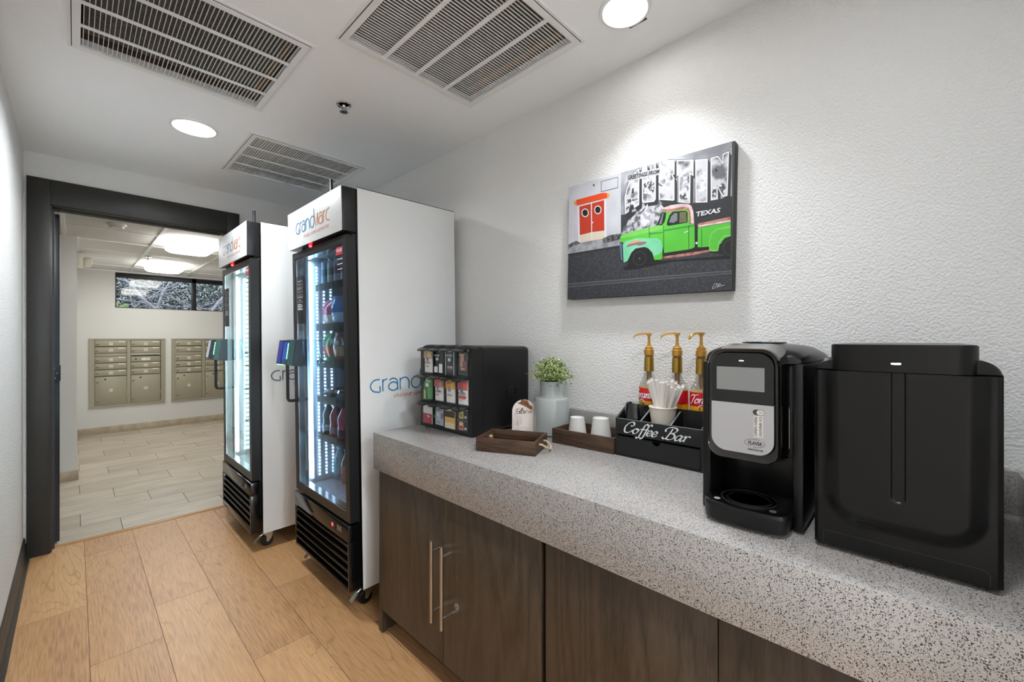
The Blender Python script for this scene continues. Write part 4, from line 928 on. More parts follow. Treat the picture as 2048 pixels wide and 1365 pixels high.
for j in range(3):
    for i in range(4):
        cy = (yc[i]+yc[i+1])/2; zt = zr[j+1]-.004; m = MB()
        m.loft([[(x, cy+w*.5*s2, zt+z+dz) for s2, dz in ((-1, 0), (1, 0), (1, -.006), (-1, -.006))] for x, w, z in ((.012, .078, .004), (-.012, .078, .0), (-.024, .066, -.004), (-.030, .05, -.006))], BLKS); obj('visor', m, t)
        m = MB(); m.box((.006, yc[i]+.003, zr[j]+.004), (.0085, yc[i+1]-.003, zr[j+1]-.010), WCL); obj('bin_window', m, t)
# oval emblem on the side
m = MB(); O = (.245, -.0002, .175)
m.tube([(O[0]+.033*math.cos(a), O[1]-.0004, O[2]+.020*math.sin(a)) for a in [2*PI*k/36 for k in range(37)]], .0013, BLKG, 6); m.tube([(O[0]+.029*math.cos(a), O[1]-.0004, O[2]+.0165*math.sin(a)) for a in [2*PI*k/36 for k in range(37)]], .0008, BLKG, 6)
m.flat(fit_box(text_polys('FLAVIA', 1, shear=.3), -.021, .021, -.006, .006), O, (1, 0, 0), (0, 0, 1), BLKG, (0, -1, 0), .0012); obj('oval_emblem', m, t)
# packets: facing -x, bins left to right = high y to low y
def P(nm): return M('packet_'+nm, nm, .4)
def rect(y0, y1, z0, z1): return [(y0, z0), (y1, z0), (y1, z1), (y0, z1)]
packs = [ # row from top, column from left, label, base colour, patches [(u0,u1,v0,v1,colour)], words [(text,u0,u1,v0,v1,colour)]
 (0, 0, 'white and tan coffee packet with a purple word in the top row', 'e8e6e2', [(0,1,.62,1,'b59a6c'),(.5,1,.68,1,'cdb78c'),(.38,.62,.52,.66,'6d6a6c')], [('ALTERRA',.12,.85,.40,.50,'3d3a5c'),('coffee',.25,.75,.25,.33,'a89a3c')], 1),
 (0, 1, 'dark slate coffee packet with a white swirl in the top row', '2f3a42', [(0,.42,.05,.30,'e4e4e6'),(.58,1,.05,.42,'e4e4e6'),(.2,.55,.56,.68,'c8ccd0')], [('Lavazza',.05,.65,.74,.82,'e8e8e8')], 1),
 (0, 2, 'dark slate coffee packet with white edges in the top row', '313c44', [(0,.07,0,1,'c9ccd0'),(.93,1,0,1,'c9ccd0'),(.1,.9,.93,.98,'d8dadc'),(.3,.6,.55,.68,'dcdcdc')], [('ICED',.15,.8,.74,.84,'c0ccd2'),('OVER',.25,.85,.26,.36,'d8d4d0'),('coffee',.25,.85,.18,.23,'b0705c')], 1),
 (0, 3, 'charcoal coffee packet with copper artwork in the top row', '3c4048', [(.3,.7,.35,.85,'b08a78'),(.55,1,.2,.6,'6a4a48'),(.35,.75,.24,.32,'c09a80')], [('PEET',.2,.75,.80,.88,'c8b8a8')], 1),
 (1, 0, 'green tea packet in the middle row', '4f9457', [(0,.4,0,.75,'3b6b3a'),(.25,.65,.55,.70,'e4e8e0'),(0,.25,0,.4,'a8b85a')], [('GREEN',.3,.9,.75,.83,'dce8d8')], 1),
 (1, 1, 'dusty pink and white coffee packet in the middle row', 'e4e3e0', [(0,1,.60,1,'c26a6a'),(.5,1,.60,.80,'d48a80'),(.3,.55,.50,.64,'8a8c90')], [('ALTERRA',.1,.85,.38,.47,'2c3440'),('coffee',.1,.6,.24,.30,'c05048')], 1),
 (1, 2, 'yellow-orange and white coffee packet in the middle row', 'e6e5e2', [(0,1,.58,1,'d89a2c'),(.55,1,.58,.85,'f0b03c'),(.3,.62,.48,.66,'8a90a0')], [('LIGHT',.15,.75,.80,.86,'6a4a20'),('coffee',.1,.8,.30,.38,'8a8c70')], 1),
 (1, 3, 'red and white coffee packet with a red banner in the middle row', 'e8e6e4', [(0,1,.60,1,'b84a50'),(.6,1,.60,.85,'e2604e'),(.32,.6,.52,.66,'7a8c94'),(.15,.9,.26,.38,'c8504a')], [('ALTERRA',.15,.88,.42,.53,'1f4048')], 1),
 (2, 0, 'white and crimson tea carton in the bottom row', 'dcdcda', [(0,1,0,.48,'b5283e'),(.2,.4,.22,.44,'8a2a34')], [('TEA',.45,.8,.30,.40,'e8d8d8')], 0),
 (2, 1, 'pale blue drink packet with red and green marks in the bottom row', 'b4c8d4', [(.0,.16,.35,.52,'5a8a5a'),(.8,1,.35,.62,'b0505c'),(.35,.6,.45,.6,'d8e0e4')], [('DREAM',.15,.85,.72,.80,'4a6478'),('milk',.2,.8,.15,.22,'c05a50')], 1),
 (2, 2, 'brown and gold coffee creamer carton with an oval badge in the bottom row', 'caa873', [(0,1,.52,.80,'3a2c30'),(0,1,.80,.95,'d8bc88'),(0,1,0,.28,'e0d2b4'),(0,1,.28,.50,'dcae62')], [('Twinings',.28,.72,.74,.80,'30282a')], 0),
]
for (r, c, lb, base, pts, words, soft) in packs+[
 (2, 3, 'upper dark tea box with a yellow picture in the bottom row', '2c3238', [(.2,.62,.12,.80,'c9c070'),(.28,.54,.25,.6,'8a8a3a'),(0,1,.93,1,'c0c878'),(.72,.92,.2,.4,'b8c4cc')], [('tea',.3,.55,.82,.90,'d8d8d0')], 2),
 (2, 3, 'lower dark tea box with a red and cream picture in the bottom row', '2c3238', [(.2,.62,.12,.80,'c8947c'),(.26,.56,.22,.5,'9a4034'),(.3,.5,.52,.74,'d8c8a0'),(0,1,.95,1,'a86a5c'),(.72,.92,.2,.4,'b8c4cc')], [('tea',.3,.55,.82,.90,'d8d8d0')], 3)]:
    i = 3-c; y0, y1 = yc[i]+.006, yc[i+1]-.006; z0, z1 = zr[2-r]+.0065, zr[3-r]-.010
    if soft == 1: y0 += .004; y1 -= .003
    if soft == 2: z0 = z0+(z1-z0)*.51
    if soft == 3: z1 = z0+(z1-z0)*.50
    cy = (y0+y1)/2; w = y1-y0; h = z1-z0
    q = thing('drink_packet' if soft == 1 else 'tea_box', lb, 'packet' if soft == 1 else 'box', (1.13+.0205, 1.325+cy, CT+z0), group='drink packets in the organizer bins')
    m = MB()
    if soft == 1:
        m.loft([[(-.004*b, -w/2*k, z), (-.009*b, 0, z), (-.004*b, w/2*k, z), (.012, w/2*k, z), (.012, -w/2*k, z)] for z, b, k in ((0, .2, 1.0), (h*.03, .7, .99), (h*.5, 1, .97), (h*.95, .5, .93), (h, .1, .93))], P(base), smooth=False); xo = -.0098
    else: m.box((-.010, -w/2, 0), (.04, w/2, h), P(base), .0008); xo = -.0104
    lab = MB()
    for (u0, u1, v0, v1, cc) in pts: lab.flat([rect(w/2-w*u1*.96-w*.02+0, w/2-w*u0*.96-w*.02, h*v0, h*v1)], (xo, 0, 0), (0, 1, 0), (0, 0, 1), P(cc), (-1, 0, 0), .0002+.00015*pts.index((u0, u1, v0, v1, cc)))
    for (tx, u0, u1, v0, v1, cc) in words: lab.flat(fit_box(text_polys(tx, 1, bold=.025), w*u0, w*u1, h*v0, h*v1), (xo, w/2, 0), (0, -1, 0), (0, 0, 1), P(cc), (-1, 0, 0), .0014)
    obj('packet' if soft == 1 else 'carton', m, q); obj('printed_label', lab, q, fix=False)
ART = [
 ('sky', [(253.4,494.0),(662.7,494.0),(666.7,266.4),(257.8,246.7)]),
 ('plaster', [(0.0,494.0),(253.5,494.0),(257.8,244.2),(0.0,238.6)]),
 ('mural', [(256.4,326.3),(274.0,323.0),(337.4,330.4),(397.6,337.3),(464.2,332.9),(546.8,313.7),(599.0,309.3),(665.9,311.8),(667.4,229.2),(511.2,234.5),(257.8,246.7)]),
 ('foliage', [(280.0,292.4),(316.9,315.0),(342.3,348.5),(367.6,350.5),(390.2,338.8),(412.1,346.0),(441.3,310.2),(427.4,294.5),(399.1,253.0),(339.0,239.0),(257.8,246.7),(264.1,265.5)]),
 ('muraldk', [(256.4,326.3),(274.0,320.5),(287.9,300.8),(282.8,282.1),(269.4,274.5),(257.4,266.6)]),
 ('mural', [(286.2,308.5),(283.4,376.2),(289.9,404.1),(302.7,435.3),(318.0,460.6),(344.6,476.9),(346.1,334.4),(325.6,325.4),(321.1,341.7),(304.4,335.3),(303.1,316.1)]),
 ('mural', [(280.6,316.4),(277.8,384.2),(284.3,412.2),(297.2,443.4),(312.6,468.7),(339.4,484.9),(340.8,342.1),(320.3,333.2),(315.8,349.6),(299.0,343.2),(297.7,324.0)]),
 ('mural', [(354.8,479.9),(376.4,480.0),(378.2,433.9),(383.2,428.0),(388.1,431.5),(388.3,479.6),(410.7,480.2),(412.1,342.3),(406.0,334.2),(362.8,337.3),(357.2,344.1)]),
 ('mural', [(349.6,488.0),(371.2,487.9),(373.1,441.8),(378.1,435.8),(383.0,439.3),(383.2,487.5),(405.7,488.0),(407.2,349.8),(401.0,341.8),(357.6,345.0),(351.9,351.8)]),
 ('mural', [(421.7,480.0),(425.0,483.3),(481.0,470.9),(481.1,417.9),(474.7,417.2),(481.3,404.4),(482.7,325.5),(479.1,323.1),(423.8,337.6),(422.3,392.3),(433.9,383.7),(437.1,387.5),(422.2,401.1)]),
 ('mural', [(416.8,487.8),(420.1,491.1),(476.4,478.4),(476.4,425.4),(470.0,424.7),(476.6,411.8),(478.0,332.8),(474.4,330.4),(418.8,345.1),(417.4,399.9),(429.0,391.2),(432.3,395.1),(417.2,408.7)]),
 ('mural', [(487.9,467.7),(548.2,453.1),(548.3,394.8),(538.8,403.7),(538.8,301.7),(497.3,313.6),(495.6,412.1),(488.9,407.0)]),
 ('mural', [(483.2,475.2),(543.8,460.4),(543.9,402.0),(534.3,410.9),(534.4,308.8),(492.7,320.8),(491.0,419.5),(484.3,414.4)]),
 ('mural', [(553.7,451.2),(595.8,444.0),(597.2,293.5),(557.2,300.2)]),
 ('mural', [(549.4,458.5),(591.6,451.2),(593.0,300.3),(552.9,307.2)]),
 ('mural', [(604.8,443.7),(629.5,444.1),(642.9,419.6),(643.2,446.5),(663.1,450.4),(661.1,302.5),(645.7,300.4),(629.4,337.3),(631.3,297.1),(608.1,297.2)]),
 ('mural', [(600.6,450.8),(625.4,451.1),(638.8,426.5),(639.1,453.5),(659.2,457.3),(657.2,309.2),(641.7,307.1),(625.3,344.1),(627.2,303.8),(604.0,304.0)]),
 ('mural', [(271.9,321.2),(268.9,393.2),(275.6,421.5),(288.6,453.0),(304.4,478.7),(329.9,494.0),(335.1,494.0),(336.6,348.7),(312.5,338.3),(308.0,354.9),(294.5,349.8),(293.2,330.6)]),
 ('paper', [(274.0,324.5),(271.1,392.5),(277.7,420.5),(290.6,451.8),(306.2,477.1),(333.0,493.2),(334.5,350.1),(313.8,341.2),(309.3,357.6),(292.4,351.3),(291.1,332.0)]),
 ('scene', [(278.5,331.9),(276.1,391.0),(282.4,418.2),(295.1,448.9),(310.1,473.4),(328.5,484.5),(329.8,353.4),(316.6,347.8),(312.2,363.9),(287.7,354.8),(286.4,335.4)]),
 ('mural', [(341.3,494.0),(367.2,494.0),(368.9,450.2),(372.0,446.6),(374.9,448.7),(375.1,494.0),(401.7,494.0),(403.1,356.6),(396.2,347.6),(350.7,351.0),(343.6,359.5)]),
 ('paper', [(343.3,494.0),(365.2,494.0),(366.9,449.9),(372.0,443.9),(376.9,447.4),(377.1,494.0),(399.7,494.0),(401.2,357.6),(395.0,349.6),(351.4,352.9),(345.7,359.8)]),
 ('scene', [(348.0,491.8),(360.8,491.7),(362.4,449.2),(372.1,437.9),(381.4,444.5),(381.6,491.4),(395.4,491.7),(396.8,359.8),(392.3,354.0),(353.1,357.1),(350.3,360.5)]),
 ('mural', [(409.0,494.0),(444.9,494.0),(472.6,487.7),(472.6,431.4),(467.0,430.8),(472.8,419.5),(474.2,339.0),(469.4,335.9),(411.0,351.4),(409.4,411.4),(422.5,401.6),(423.8,403.1),(409.4,416.1)]),
 ('paper', [(410.9,494.0),(436.8,494.0),(470.8,486.3),(470.8,433.1),(464.3,432.5),(471.0,419.5),(472.4,340.2),(468.8,337.8),(412.9,352.8),(411.5,407.8),(423.2,399.0),(426.4,402.9),(411.3,416.6)]),
 ('scene', [(415.3,493.3),(416.0,494.0),(418.7,494.0),(466.6,483.2),(466.6,437.0),(458.3,436.2),(466.9,419.5),(468.2,343.0),(467.2,342.3),(417.2,355.8),(416.0,399.7),(424.6,393.3),(432.4,402.5),(415.7,417.7)]),
 ('mural', [(475.8,485.3),(540.2,469.3),(540.4,405.7),(530.7,414.7),(530.8,313.7),(485.4,326.9),(483.7,423.4),(477.0,418.3)]),
 ('paper', [(477.7,483.0),(538.5,468.0),(538.7,409.4),(529.0,418.4),(529.0,316.0),(487.2,328.2),(485.4,427.2),(478.7,422.1)]),
 ('scene', [(481.8,478.0),(534.6,465.0),(534.7,417.8),(525.1,426.8),(525.1,321.1),(491.2,331.0),(489.2,435.7),(482.6,430.7)]),
 ('mural', [(542.3,468.1),(588.2,460.0),(589.7,305.3),(545.9,312.9)]),
 ('paper', [(544.1,466.0),(586.6,458.5),(588.0,307.3),(547.6,314.4)]),
 ('scene', [(548.0,461.4),(582.9,455.3),(584.2,311.8),(551.4,317.6)]),
 ('mural', [(593.9,459.9),(621.2,460.1),(633.1,437.1),(632.8,462.2),(656.0,466.5),(654.0,314.4),(636.1,312.1),(621.0,348.7),(624.0,309.0),(597.4,309.3)]),
 ('paper', [(595.6,458.1),(620.5,458.3),(634.0,433.6),(634.3,460.7),(654.5,464.4),(652.4,316.0),(636.9,313.9),(620.4,351.1),(622.3,310.8),(599.0,311.0)]),
 ('scene', [(599.3,454.2),(619.1,454.4),(636.1,425.8),(637.8,457.2),(650.9,459.6),(649.0,319.5),(638.6,318.1),(619.1,356.7),(618.6,314.7),(602.5,314.9)]),
 ('mural', [(300.6,400.8),(304.5,419.3),(310.8,420.3),(310.2,398.6)]),
 ('sketch', [(436.5,448.6),(439.6,463.8),(446.1,469.0),(451.8,459.2),(455.4,443.8),(456.5,379.9),(437.7,384.2)]),
 ('sketch', [(501.3,418.7),(517.7,416.8),(518.8,352.6),(502.4,353.9)]),
 ('sketch', [(565.3,415.7),(581.6,415.0),(582.8,347.0),(555.9,350.9),(556.3,376.8),(566.0,376.7)]),
 ('dots', [(281.1,380.5),(328.8,380.1),(329.2,360.8),(316.1,361.1),(309.2,362.5),(287.2,340.1),(279.1,341.7)]),
 ('dots', [(351.2,422.9),(366.0,443.0),(393.7,422.2),(395.2,393.9),(387.1,377.0),(352.8,389.2)]),
 ('dots', [(491.1,363.2),(502.1,369.6),(521.8,382.8),(524.5,324.8),(492.5,333.8)]),
 ('dots', [(614.4,352.5),(622.3,359.1),(645.8,361.9),(648.0,324.0),(638.7,321.9),(622.4,354.9)]),
 ('dots', [(603.2,346.6),(610.3,357.7),(616.5,347.8),(615.0,318.6),(603.8,316.8)]),
 ('mural', [(611.2,418.7),(621.4,407.7),(611.5,403.9)]),
 ('sketch', [(340.4,310.7),(358.0,326.4),(367.7,348.1),(375.6,322.9),(390.9,301.2),(391.6,263.7),(341.2,262.6)]),
 ('banner', [(274.2,468.0),(282.1,477.3),(414.7,471.8),(430.1,467.7),(425.6,451.4),(415.1,445.8),(282.6,450.8),(267.5,442.5)]),
 ('mural', [(162.3,482.0),(240.7,480.5),(241.2,478.8),(162.8,480.3)]),
 ('mural', [(241.8,479.4),(241.5,437.7),(239.7,438.2),(240.0,479.9)]),
 ('mural', [(240.8,437.1),(164.8,437.7),(164.3,439.4),(240.3,438.8)]),
 ('mural', [(163.6,438.7),(161.6,481.3),(163.5,480.9),(165.5,438.3)]),
 ('mural', [(121.6,475.3),(127.0,479.8),(132.6,472.7),(127.2,468.2)]),
 ('mural', [(0.0,476.2),(2.0,473.8),(0.0,472.2)]),
 ('yellow', [(27.5,425.8),(39.4,427.2),(41.0,406.9),(28.4,412.1)]),
 ('yellow', [(187.7,426.7),(203.4,422.2),(202.5,409.8),(189.2,407.6)]),
 ('paper', [(44.4,400.8),(186.3,404.6),(192.3,231.3),(53.1,239.4)]),
 ('orange', [(38.0,430.7),(172.9,432.5),(191.2,427.0),(192.1,406.4),(43.0,405.4)]),
 ('doorred', [(56.1,398.5),(114.3,399.4),(118.3,277.6),(60.2,274.4)]),
 ('doorred', [(119.8,399.4),(178.8,401.1),(181.6,274.8),(122.6,277.9)]),
 ('kick', [(60.3,273.3),(118.3,276.5),(120.1,242.7),(62.1,242.4)]),
 ('kick', [(122.6,276.9),(181.6,273.8),(183.3,241.8),(123.8,242.7)]),
 ('paper', [(104.4,362.5),(103.6,357.0),(101.1,352.3),(97.1,348.9),(92.1,347.2),(86.4,347.3),(80.7,349.3),(75.5,352.9),(71.3,357.8),(68.6,363.5),(67.6,369.5),(68.4,375.1),(70.9,379.8),(75.0,383.2),(80.1,384.8),(85.8,384.6),(91.5,382.6),(96.6,378.9),(100.7,374.0),(103.4,368.4)]),
 ('black', [(100.0,363.3),(99.4,359.0),(97.5,355.4),(94.5,352.8),(90.7,351.5),(86.4,351.6),(82.0,353.1),(78.1,355.9),(74.9,359.6),(72.8,364.0),(72.1,368.6),(72.7,373.0),(74.6,376.6),(77.7,379.2),(81.5,380.5),(85.9,380.3),(90.2,378.8),(94.1,376.0),(97.2,372.2),(99.2,367.9)]),
 ('paper', [(166.4,363.1),(165.7,357.7),(163.3,353.1),(159.5,349.8),(154.7,348.2),(149.3,348.3),(143.9,350.2),(138.9,353.7),(135.0,358.5),(132.4,364.1),(131.4,369.9),(132.2,375.4),(134.6,380.0),(138.4,383.2),(143.3,384.8),(148.7,384.6),(154.1,382.7),(159.0,379.1),(162.9,374.4),(165.5,368.8)]),
 ('black', [(162.2,363.9),(161.7,359.7),(159.9,356.2),(157.0,353.7),(153.4,352.4),(149.3,352.5),(145.1,353.9),(141.4,356.6),(138.4,360.3),(136.4,364.6),(135.7,369.1),(136.3,373.3),(138.1,376.8),(141.0,379.4),(144.7,380.6),(148.8,380.5),(152.9,379.0),(156.6,376.3),(159.6,372.6),(161.5,368.3)]),
 ('paper', [(128.0,317.3),(127.2,315.2),(125.0,314.7),(122.8,316.0),(121.9,318.4),(122.7,320.4),(124.9,321.0),(127.1,319.7)]),
 ('walk', [(0.0,239.9),(52.4,241.7),(176.2,242.8),(257.8,246.7),(258.7,194.5),(0.0,196.8)]),
 ('grass', [(0.0,242.2),(42.4,252.8),(65.4,239.8),(0.0,226.1)]),
 ('grass', [(176.2,243.9),(208.1,251.8),(257.7,251.7),(258.1,229.3),(179.5,221.9)]),
 ('mural', [(0.0,200.9),(258.5,204.4),(258.8,189.5),(0.0,183.3)]),
 ('asphalt', [(0.0,0.0),(0.0,191.5),(258.7,194.5),(467.0,178.3),(668.5,167.2),(671.4,0.0)]),
 ('line', [(0.0,70.3),(670.2,65.5),(670.3,61.4),(0.0,63.7)]),
 ('line', [(0.0,58.2),(670.4,57.2),(670.5,53.9),(0.0,52.7)]),
 ('black', [(268.8,107.8),(296.1,127.6),(665.6,115.7),(665.9,103.1),(473.3,115.7),(328.9,102.0),(277.2,101.9)]),
 ('black', [(252.8,218.4),(302.9,201.4),(434.0,183.4),(549.2,167.5),(596.3,161.1),(664.5,181.2),(665.7,113.6),(596.7,132.7),(435.0,129.3),(385.7,115.7),(304.2,126.7),(268.3,135.6),(258.4,141.7),(253.9,157.4)]),
 ('rust', [(434.8,138.7),(596.6,142.5),(609.1,136.6),(541.1,130.6),(434.9,130.4)]),
 ('green', [(255.6,220.6),(254.7,238.4),(263.6,245.9),(326.2,253.5),(375.6,256.4),(408.2,258.1),(422.3,295.7),(425.8,306.8),(446.4,300.6),(470.0,305.3),(524.9,296.8),(538.7,269.6),(545.8,240.4),(548.3,158.8),(540.7,155.3),(527.4,153.0),(437.0,151.3),(431.7,174.3),(373.8,213.3),(272.6,210.6)]),
 ('greenlt', [(255.4,233.2),(263.6,245.9),(326.2,253.5),(375.6,256.4),(408.2,258.1),(432.8,253.9),(432.5,242.3),(375.9,237.1),(321.2,233.4),(266.6,231.6)]),
 ('rust', [(425.2,309.3),(432.9,316.0),(469.8,318.0),(504.3,316.7),(529.1,309.5),(540.6,287.1),(545.7,241.6),(528.1,242.3),(525.1,285.6),(513.7,297.9),(481.7,300.7),(452.4,295.9),(442.8,301.7)]),
 ('roof', [(429.3,315.6),(434.0,319.8),(460.3,323.4),(497.4,320.9),(522.4,314.9),(533.6,306.3),(540.6,287.1),(544.0,243.0),(533.6,243.6),(531.8,282.0),(524.8,301.4),(504.5,308.8),(488.5,309.7),(460.5,309.5),(446.2,309.9)]),
 ('black', [(426.5,306.0),(442.8,298.9),(440.8,278.3),(436.2,263.9),(426.7,255.0),(408.7,259.2),(414.1,276.0)]),
 ('glass', [(429.5,301.4),(433.2,299.6),(425.4,259.9),(415.6,260.4)]),
 ('black', [(445.5,255.3),(447.0,265.5),(455.0,287.3),(466.6,297.9),(513.8,293.4),(521.1,285.2),(521.7,249.1),(456.8,248.7),(448.5,250.1)]),
 ('glass', [(454.2,261.9),(461.0,281.6),(472.6,291.0),(484.2,289.9),(484.7,263.5),(470.8,256.7)]),
 ('brown', [(492.3,290.7),(515.0,289.8),(518.3,251.9),(491.8,253.1)]),
 ('greendk', [(435.5,237.1),(545.8,237.5),(545.9,232.2),(435.6,231.2)]),
 ('greendk', [(378.5,234.3),(432.0,229.4),(432.0,225.9),(379.9,228.0)]),
 ('black', [(432.3,254.0),(434.2,253.7),(437.0,151.3),(435.0,151.6)]),
 ('black', [(525.0,238.4),(526.8,238.1),(528.8,152.8),(527.0,153.0)]),
 ('black', [(375.1,254.0),(377.2,253.7),(380.4,214.8),(378.3,215.1)]),
 ('paper', [(510.6,215.9),(525.1,220.4),(525.2,218.1),(511.1,213.1)]),
 ('teal', [(266.8,139.5),(267.1,206.3),(278.0,217.4),(326.8,221.5),(409.0,210.5),(424.0,198.9),(430.4,179.2),(431.3,130.9),(400.5,129.6),(391.2,158.2),(374.4,177.1),(358.9,184.0),(322.1,182.7),(304.9,168.9),(289.0,138.3),(275.3,133.6)]),
 ('green', [(397.7,145.4),(420.0,149.9),(430.8,160.3),(431.3,130.9),(425.2,128.0),(400.5,129.6)]),
 ('patch', [(281.2,193.1),(294.7,205.0),(332.3,207.2),(368.9,203.2),(363.8,195.4),(340.5,190.8),(321.9,196.3),(294.9,193.8)]),
 ('rustlt', [(286.5,206.1),(316.2,214.4),(353.2,212.7),(329.7,206.3),(294.8,202.5)]),
 ('black', [(378.9,138.0),(378.1,129.6),(375.4,121.7),(371.0,114.9),(365.0,109.3),(357.7,105.5),(349.5,103.4),(340.7,103.3),(331.9,105.1),(323.4,108.9),(315.7,114.3),(309.1,121.3),(304.2,129.3),(301.0,138.1),(299.8,147.1),(300.7,155.8),(303.6,163.9),(308.3,170.9),(314.6,176.3),(322.1,180.1),(330.5,181.9),(339.4,181.7),(348.1,179.6),(356.5,175.6),(363.9,170.0),(370.1,163.1),(374.8,155.2),(377.8,146.7)]),
 ('tyre', [(368.7,139.2),(368.1,132.9),(366.1,127.1),(362.8,122.0),(358.4,118.0),(353.0,115.1),(347.0,113.6),(340.5,113.6),(334.1,114.9),(327.8,117.7),(322.2,121.8),(317.5,126.9),(313.8,132.8),(311.5,139.2),(310.7,145.8),(311.3,152.3),(313.4,158.2),(316.8,163.3),(321.4,167.4),(326.9,170.1),(333.1,171.5),(339.5,171.4),(346.0,169.9),(352.1,167.0),(357.6,162.9),(362.2,157.8),(365.7,151.9),(367.9,145.6)]),
 ('black', [(363.5,139.8),(362.8,133.9),(360.6,128.5),(357.0,124.1),(352.2,120.9),(346.6,119.1),(340.5,118.9),(334.3,120.4),(328.5,123.4),(323.4,127.7),(319.5,133.0),(317.0,139.0),(316.1,145.2),(316.8,151.3),(319.1,156.7),(322.8,161.2),(327.8,164.3),(333.5,166.0),(339.6,166.0),(345.8,164.5),(351.5,161.4),(356.4,157.1),(360.2,151.8),(362.6,145.9)]),
 ('line', [(343.7,142.1),(343.1,139.8),(341.2,138.6),(339.0,138.9),(337.1,140.5),(336.3,142.9),(337.0,145.1),(338.8,146.3),(341.1,146.1),(343.0,144.4)]),
 ('chrome', [(252.4,210.9),(263.5,216.9),(268.2,143.1),(259.8,142.8)]),
 ('black', [(262.7,214.5),(267.0,208.8),(271.6,137.7),(266.8,138.2)]),
 ('green', [(556.9,224.1),(663.7,225.5),(664.6,172.7),(633.2,158.1),(596.4,153.4),(571.0,154.6),(558.1,156.3)]),
 ('black', [(546.9,236.9),(557.2,234.1),(558.1,156.3),(548.3,157.6)]),
 ('rust', [(556.7,236.4),(561.0,239.4),(663.4,244.1),(663.6,229.7),(603.4,227.3),(556.9,227.5)]),
 ('roof', [(561.1,232.3),(663.6,233.9),(663.7,226.6),(559.0,226.0)]),
 ('black', [(569.9,219.8),(571.4,219.5),(572.5,156.6),(571.0,156.8)]),
 ('greenlt', [(596.0,174.2),(601.8,199.4),(620.1,211.6),(663.9,216.0),(664.5,181.2),(644.8,181.0),(631.1,163.8),(625.5,134.5),(609.1,135.1),(597.0,140.3)]),
 ('green', [(599.2,173.7),(605.0,196.7),(622.2,206.9),(664.0,206.5),(664.4,184.3),(642.7,184.5),(627.0,165.4),(623.4,138.0),(599.7,143.2)]),
 ('black', [(633.4,147.4),(637.1,164.0),(646.9,175.4),(664.5,179.1),(665.7,109.4),(651.9,115.3),(637.7,129.8)]),
 ('tyre', [(665.7,112.6),(661.7,113.4),(657.8,114.9),(654.0,117.1),(650.5,119.8),(647.4,123.1),(644.7,126.9),(642.5,131.0),(640.9,135.4),(639.8,139.9),(639.4,144.5),(639.7,148.9),(640.6,153.2),(642.1,157.2),(644.1,160.7),(646.7,163.8),(649.7,166.3),(653.1,168.1),(656.8,169.3),(660.7,169.8),(664.7,169.6)]),
 ('black', [(665.6,117.9),(662.4,118.5),(659.2,119.8),(656.2,121.5),(653.4,123.8),(650.9,126.5),(648.7,129.5),(646.9,132.9),(645.6,136.4),(644.8,140.1),(644.4,143.8),(644.6,147.4),(645.3,150.9),(646.5,154.1),(648.2,157.0),(650.3,159.5),(652.7,161.6),(655.5,163.1),(658.4,164.1),(661.6,164.5),(664.8,164.3)]),
 ('paper', [(558.1,171.2),(557.6,169.3),(556.2,168.0),(554.2,167.7),(552.2,168.5),(550.8,170.2),(550.2,172.3),(550.7,174.2),(552.1,175.5),(554.1,175.8),(556.0,174.9),(557.5,173.3)]),
]
ART_STROKES = [[(609.1, 9.2), (616.2, 22.3), (625.0, 23.8), (618.4, 11.6), (610.4, 7.4)], [(625.2, 9.9), (630.1, 23.4), (636.1, 20.9), (627.5, 15.2), (634.2, 15.1), (648.7, 17.5)]]
ART_TEXT = {'TEXAS': [(551.1, 264.0), (630.7, 264.1), (631.6, 280.7), (550.8, 281.1)], 'GREETINGS FROM': [(284.1, 457.2), (413.6, 451.7), (414.8, 466.6), (283.8, 474.9)]}
# =====================================================================
# THINGS ON THE COUNTER
# =====================================================================
ROPE = M('jute_rope', 'b39a78', .9, bump=(400, .8, .002))
def open_box(t, hx, hy, h, th=.008, base=.004, mats=(TRAYW, TRAYY)):
    a, b = mats
    m = MB(); m.box((-hx, -hy, 0), (-hx+th, hy, h), b, .0008); obj('side_panel', m, t)
    m = MB(); m.box((hx-th, -hy, 0), (hx, hy, h), b, .0008); obj('side_panel', m, t)
    m = MB(); m.box((-hx+th, -hy, 0), (hx-th, -hy+th, h), a, .0008); obj('side_panel', m, t)
    m = MB(); m.box((-hx+th, hy-th, 0), (hx-th, hy, h), a, .0008); obj('side_panel', m, t)
    m = MB(); m.box((-hx+th, -hy+th, 0), (hx-th, hy-th, base), b); obj('bottom', m, t)
t = thing('wooden_tray', 'empty dark wooden tray with rope handles in front of the follow us sign', 'tray', (1.1435, 1.0955, CT), (0, 0, math.radians(24.5)))
open_box(t, .082, .114, .050)
for s in (-1, 1):
    m = MB(); y = s*.114
    m.tube([(-.030, y-s*.014, .030), (-.030, y+s*.010, .030), (-.022, y+s*.028, .017), (0, y+s*.034, .009), (.022, y+s*.028, .017), (.030, y+s*.010, .030), (.030, y-s*.014, .030)], .0042, ROPE, 8)
    for x in (-.030, .030): m.lathe([(0, -.006), (.0065, -.005), (.0065, .005), (0, .006)], ROPE, (x, y-s*.015, .030), 10, 'y')
    obj('rope_handle', m, t)

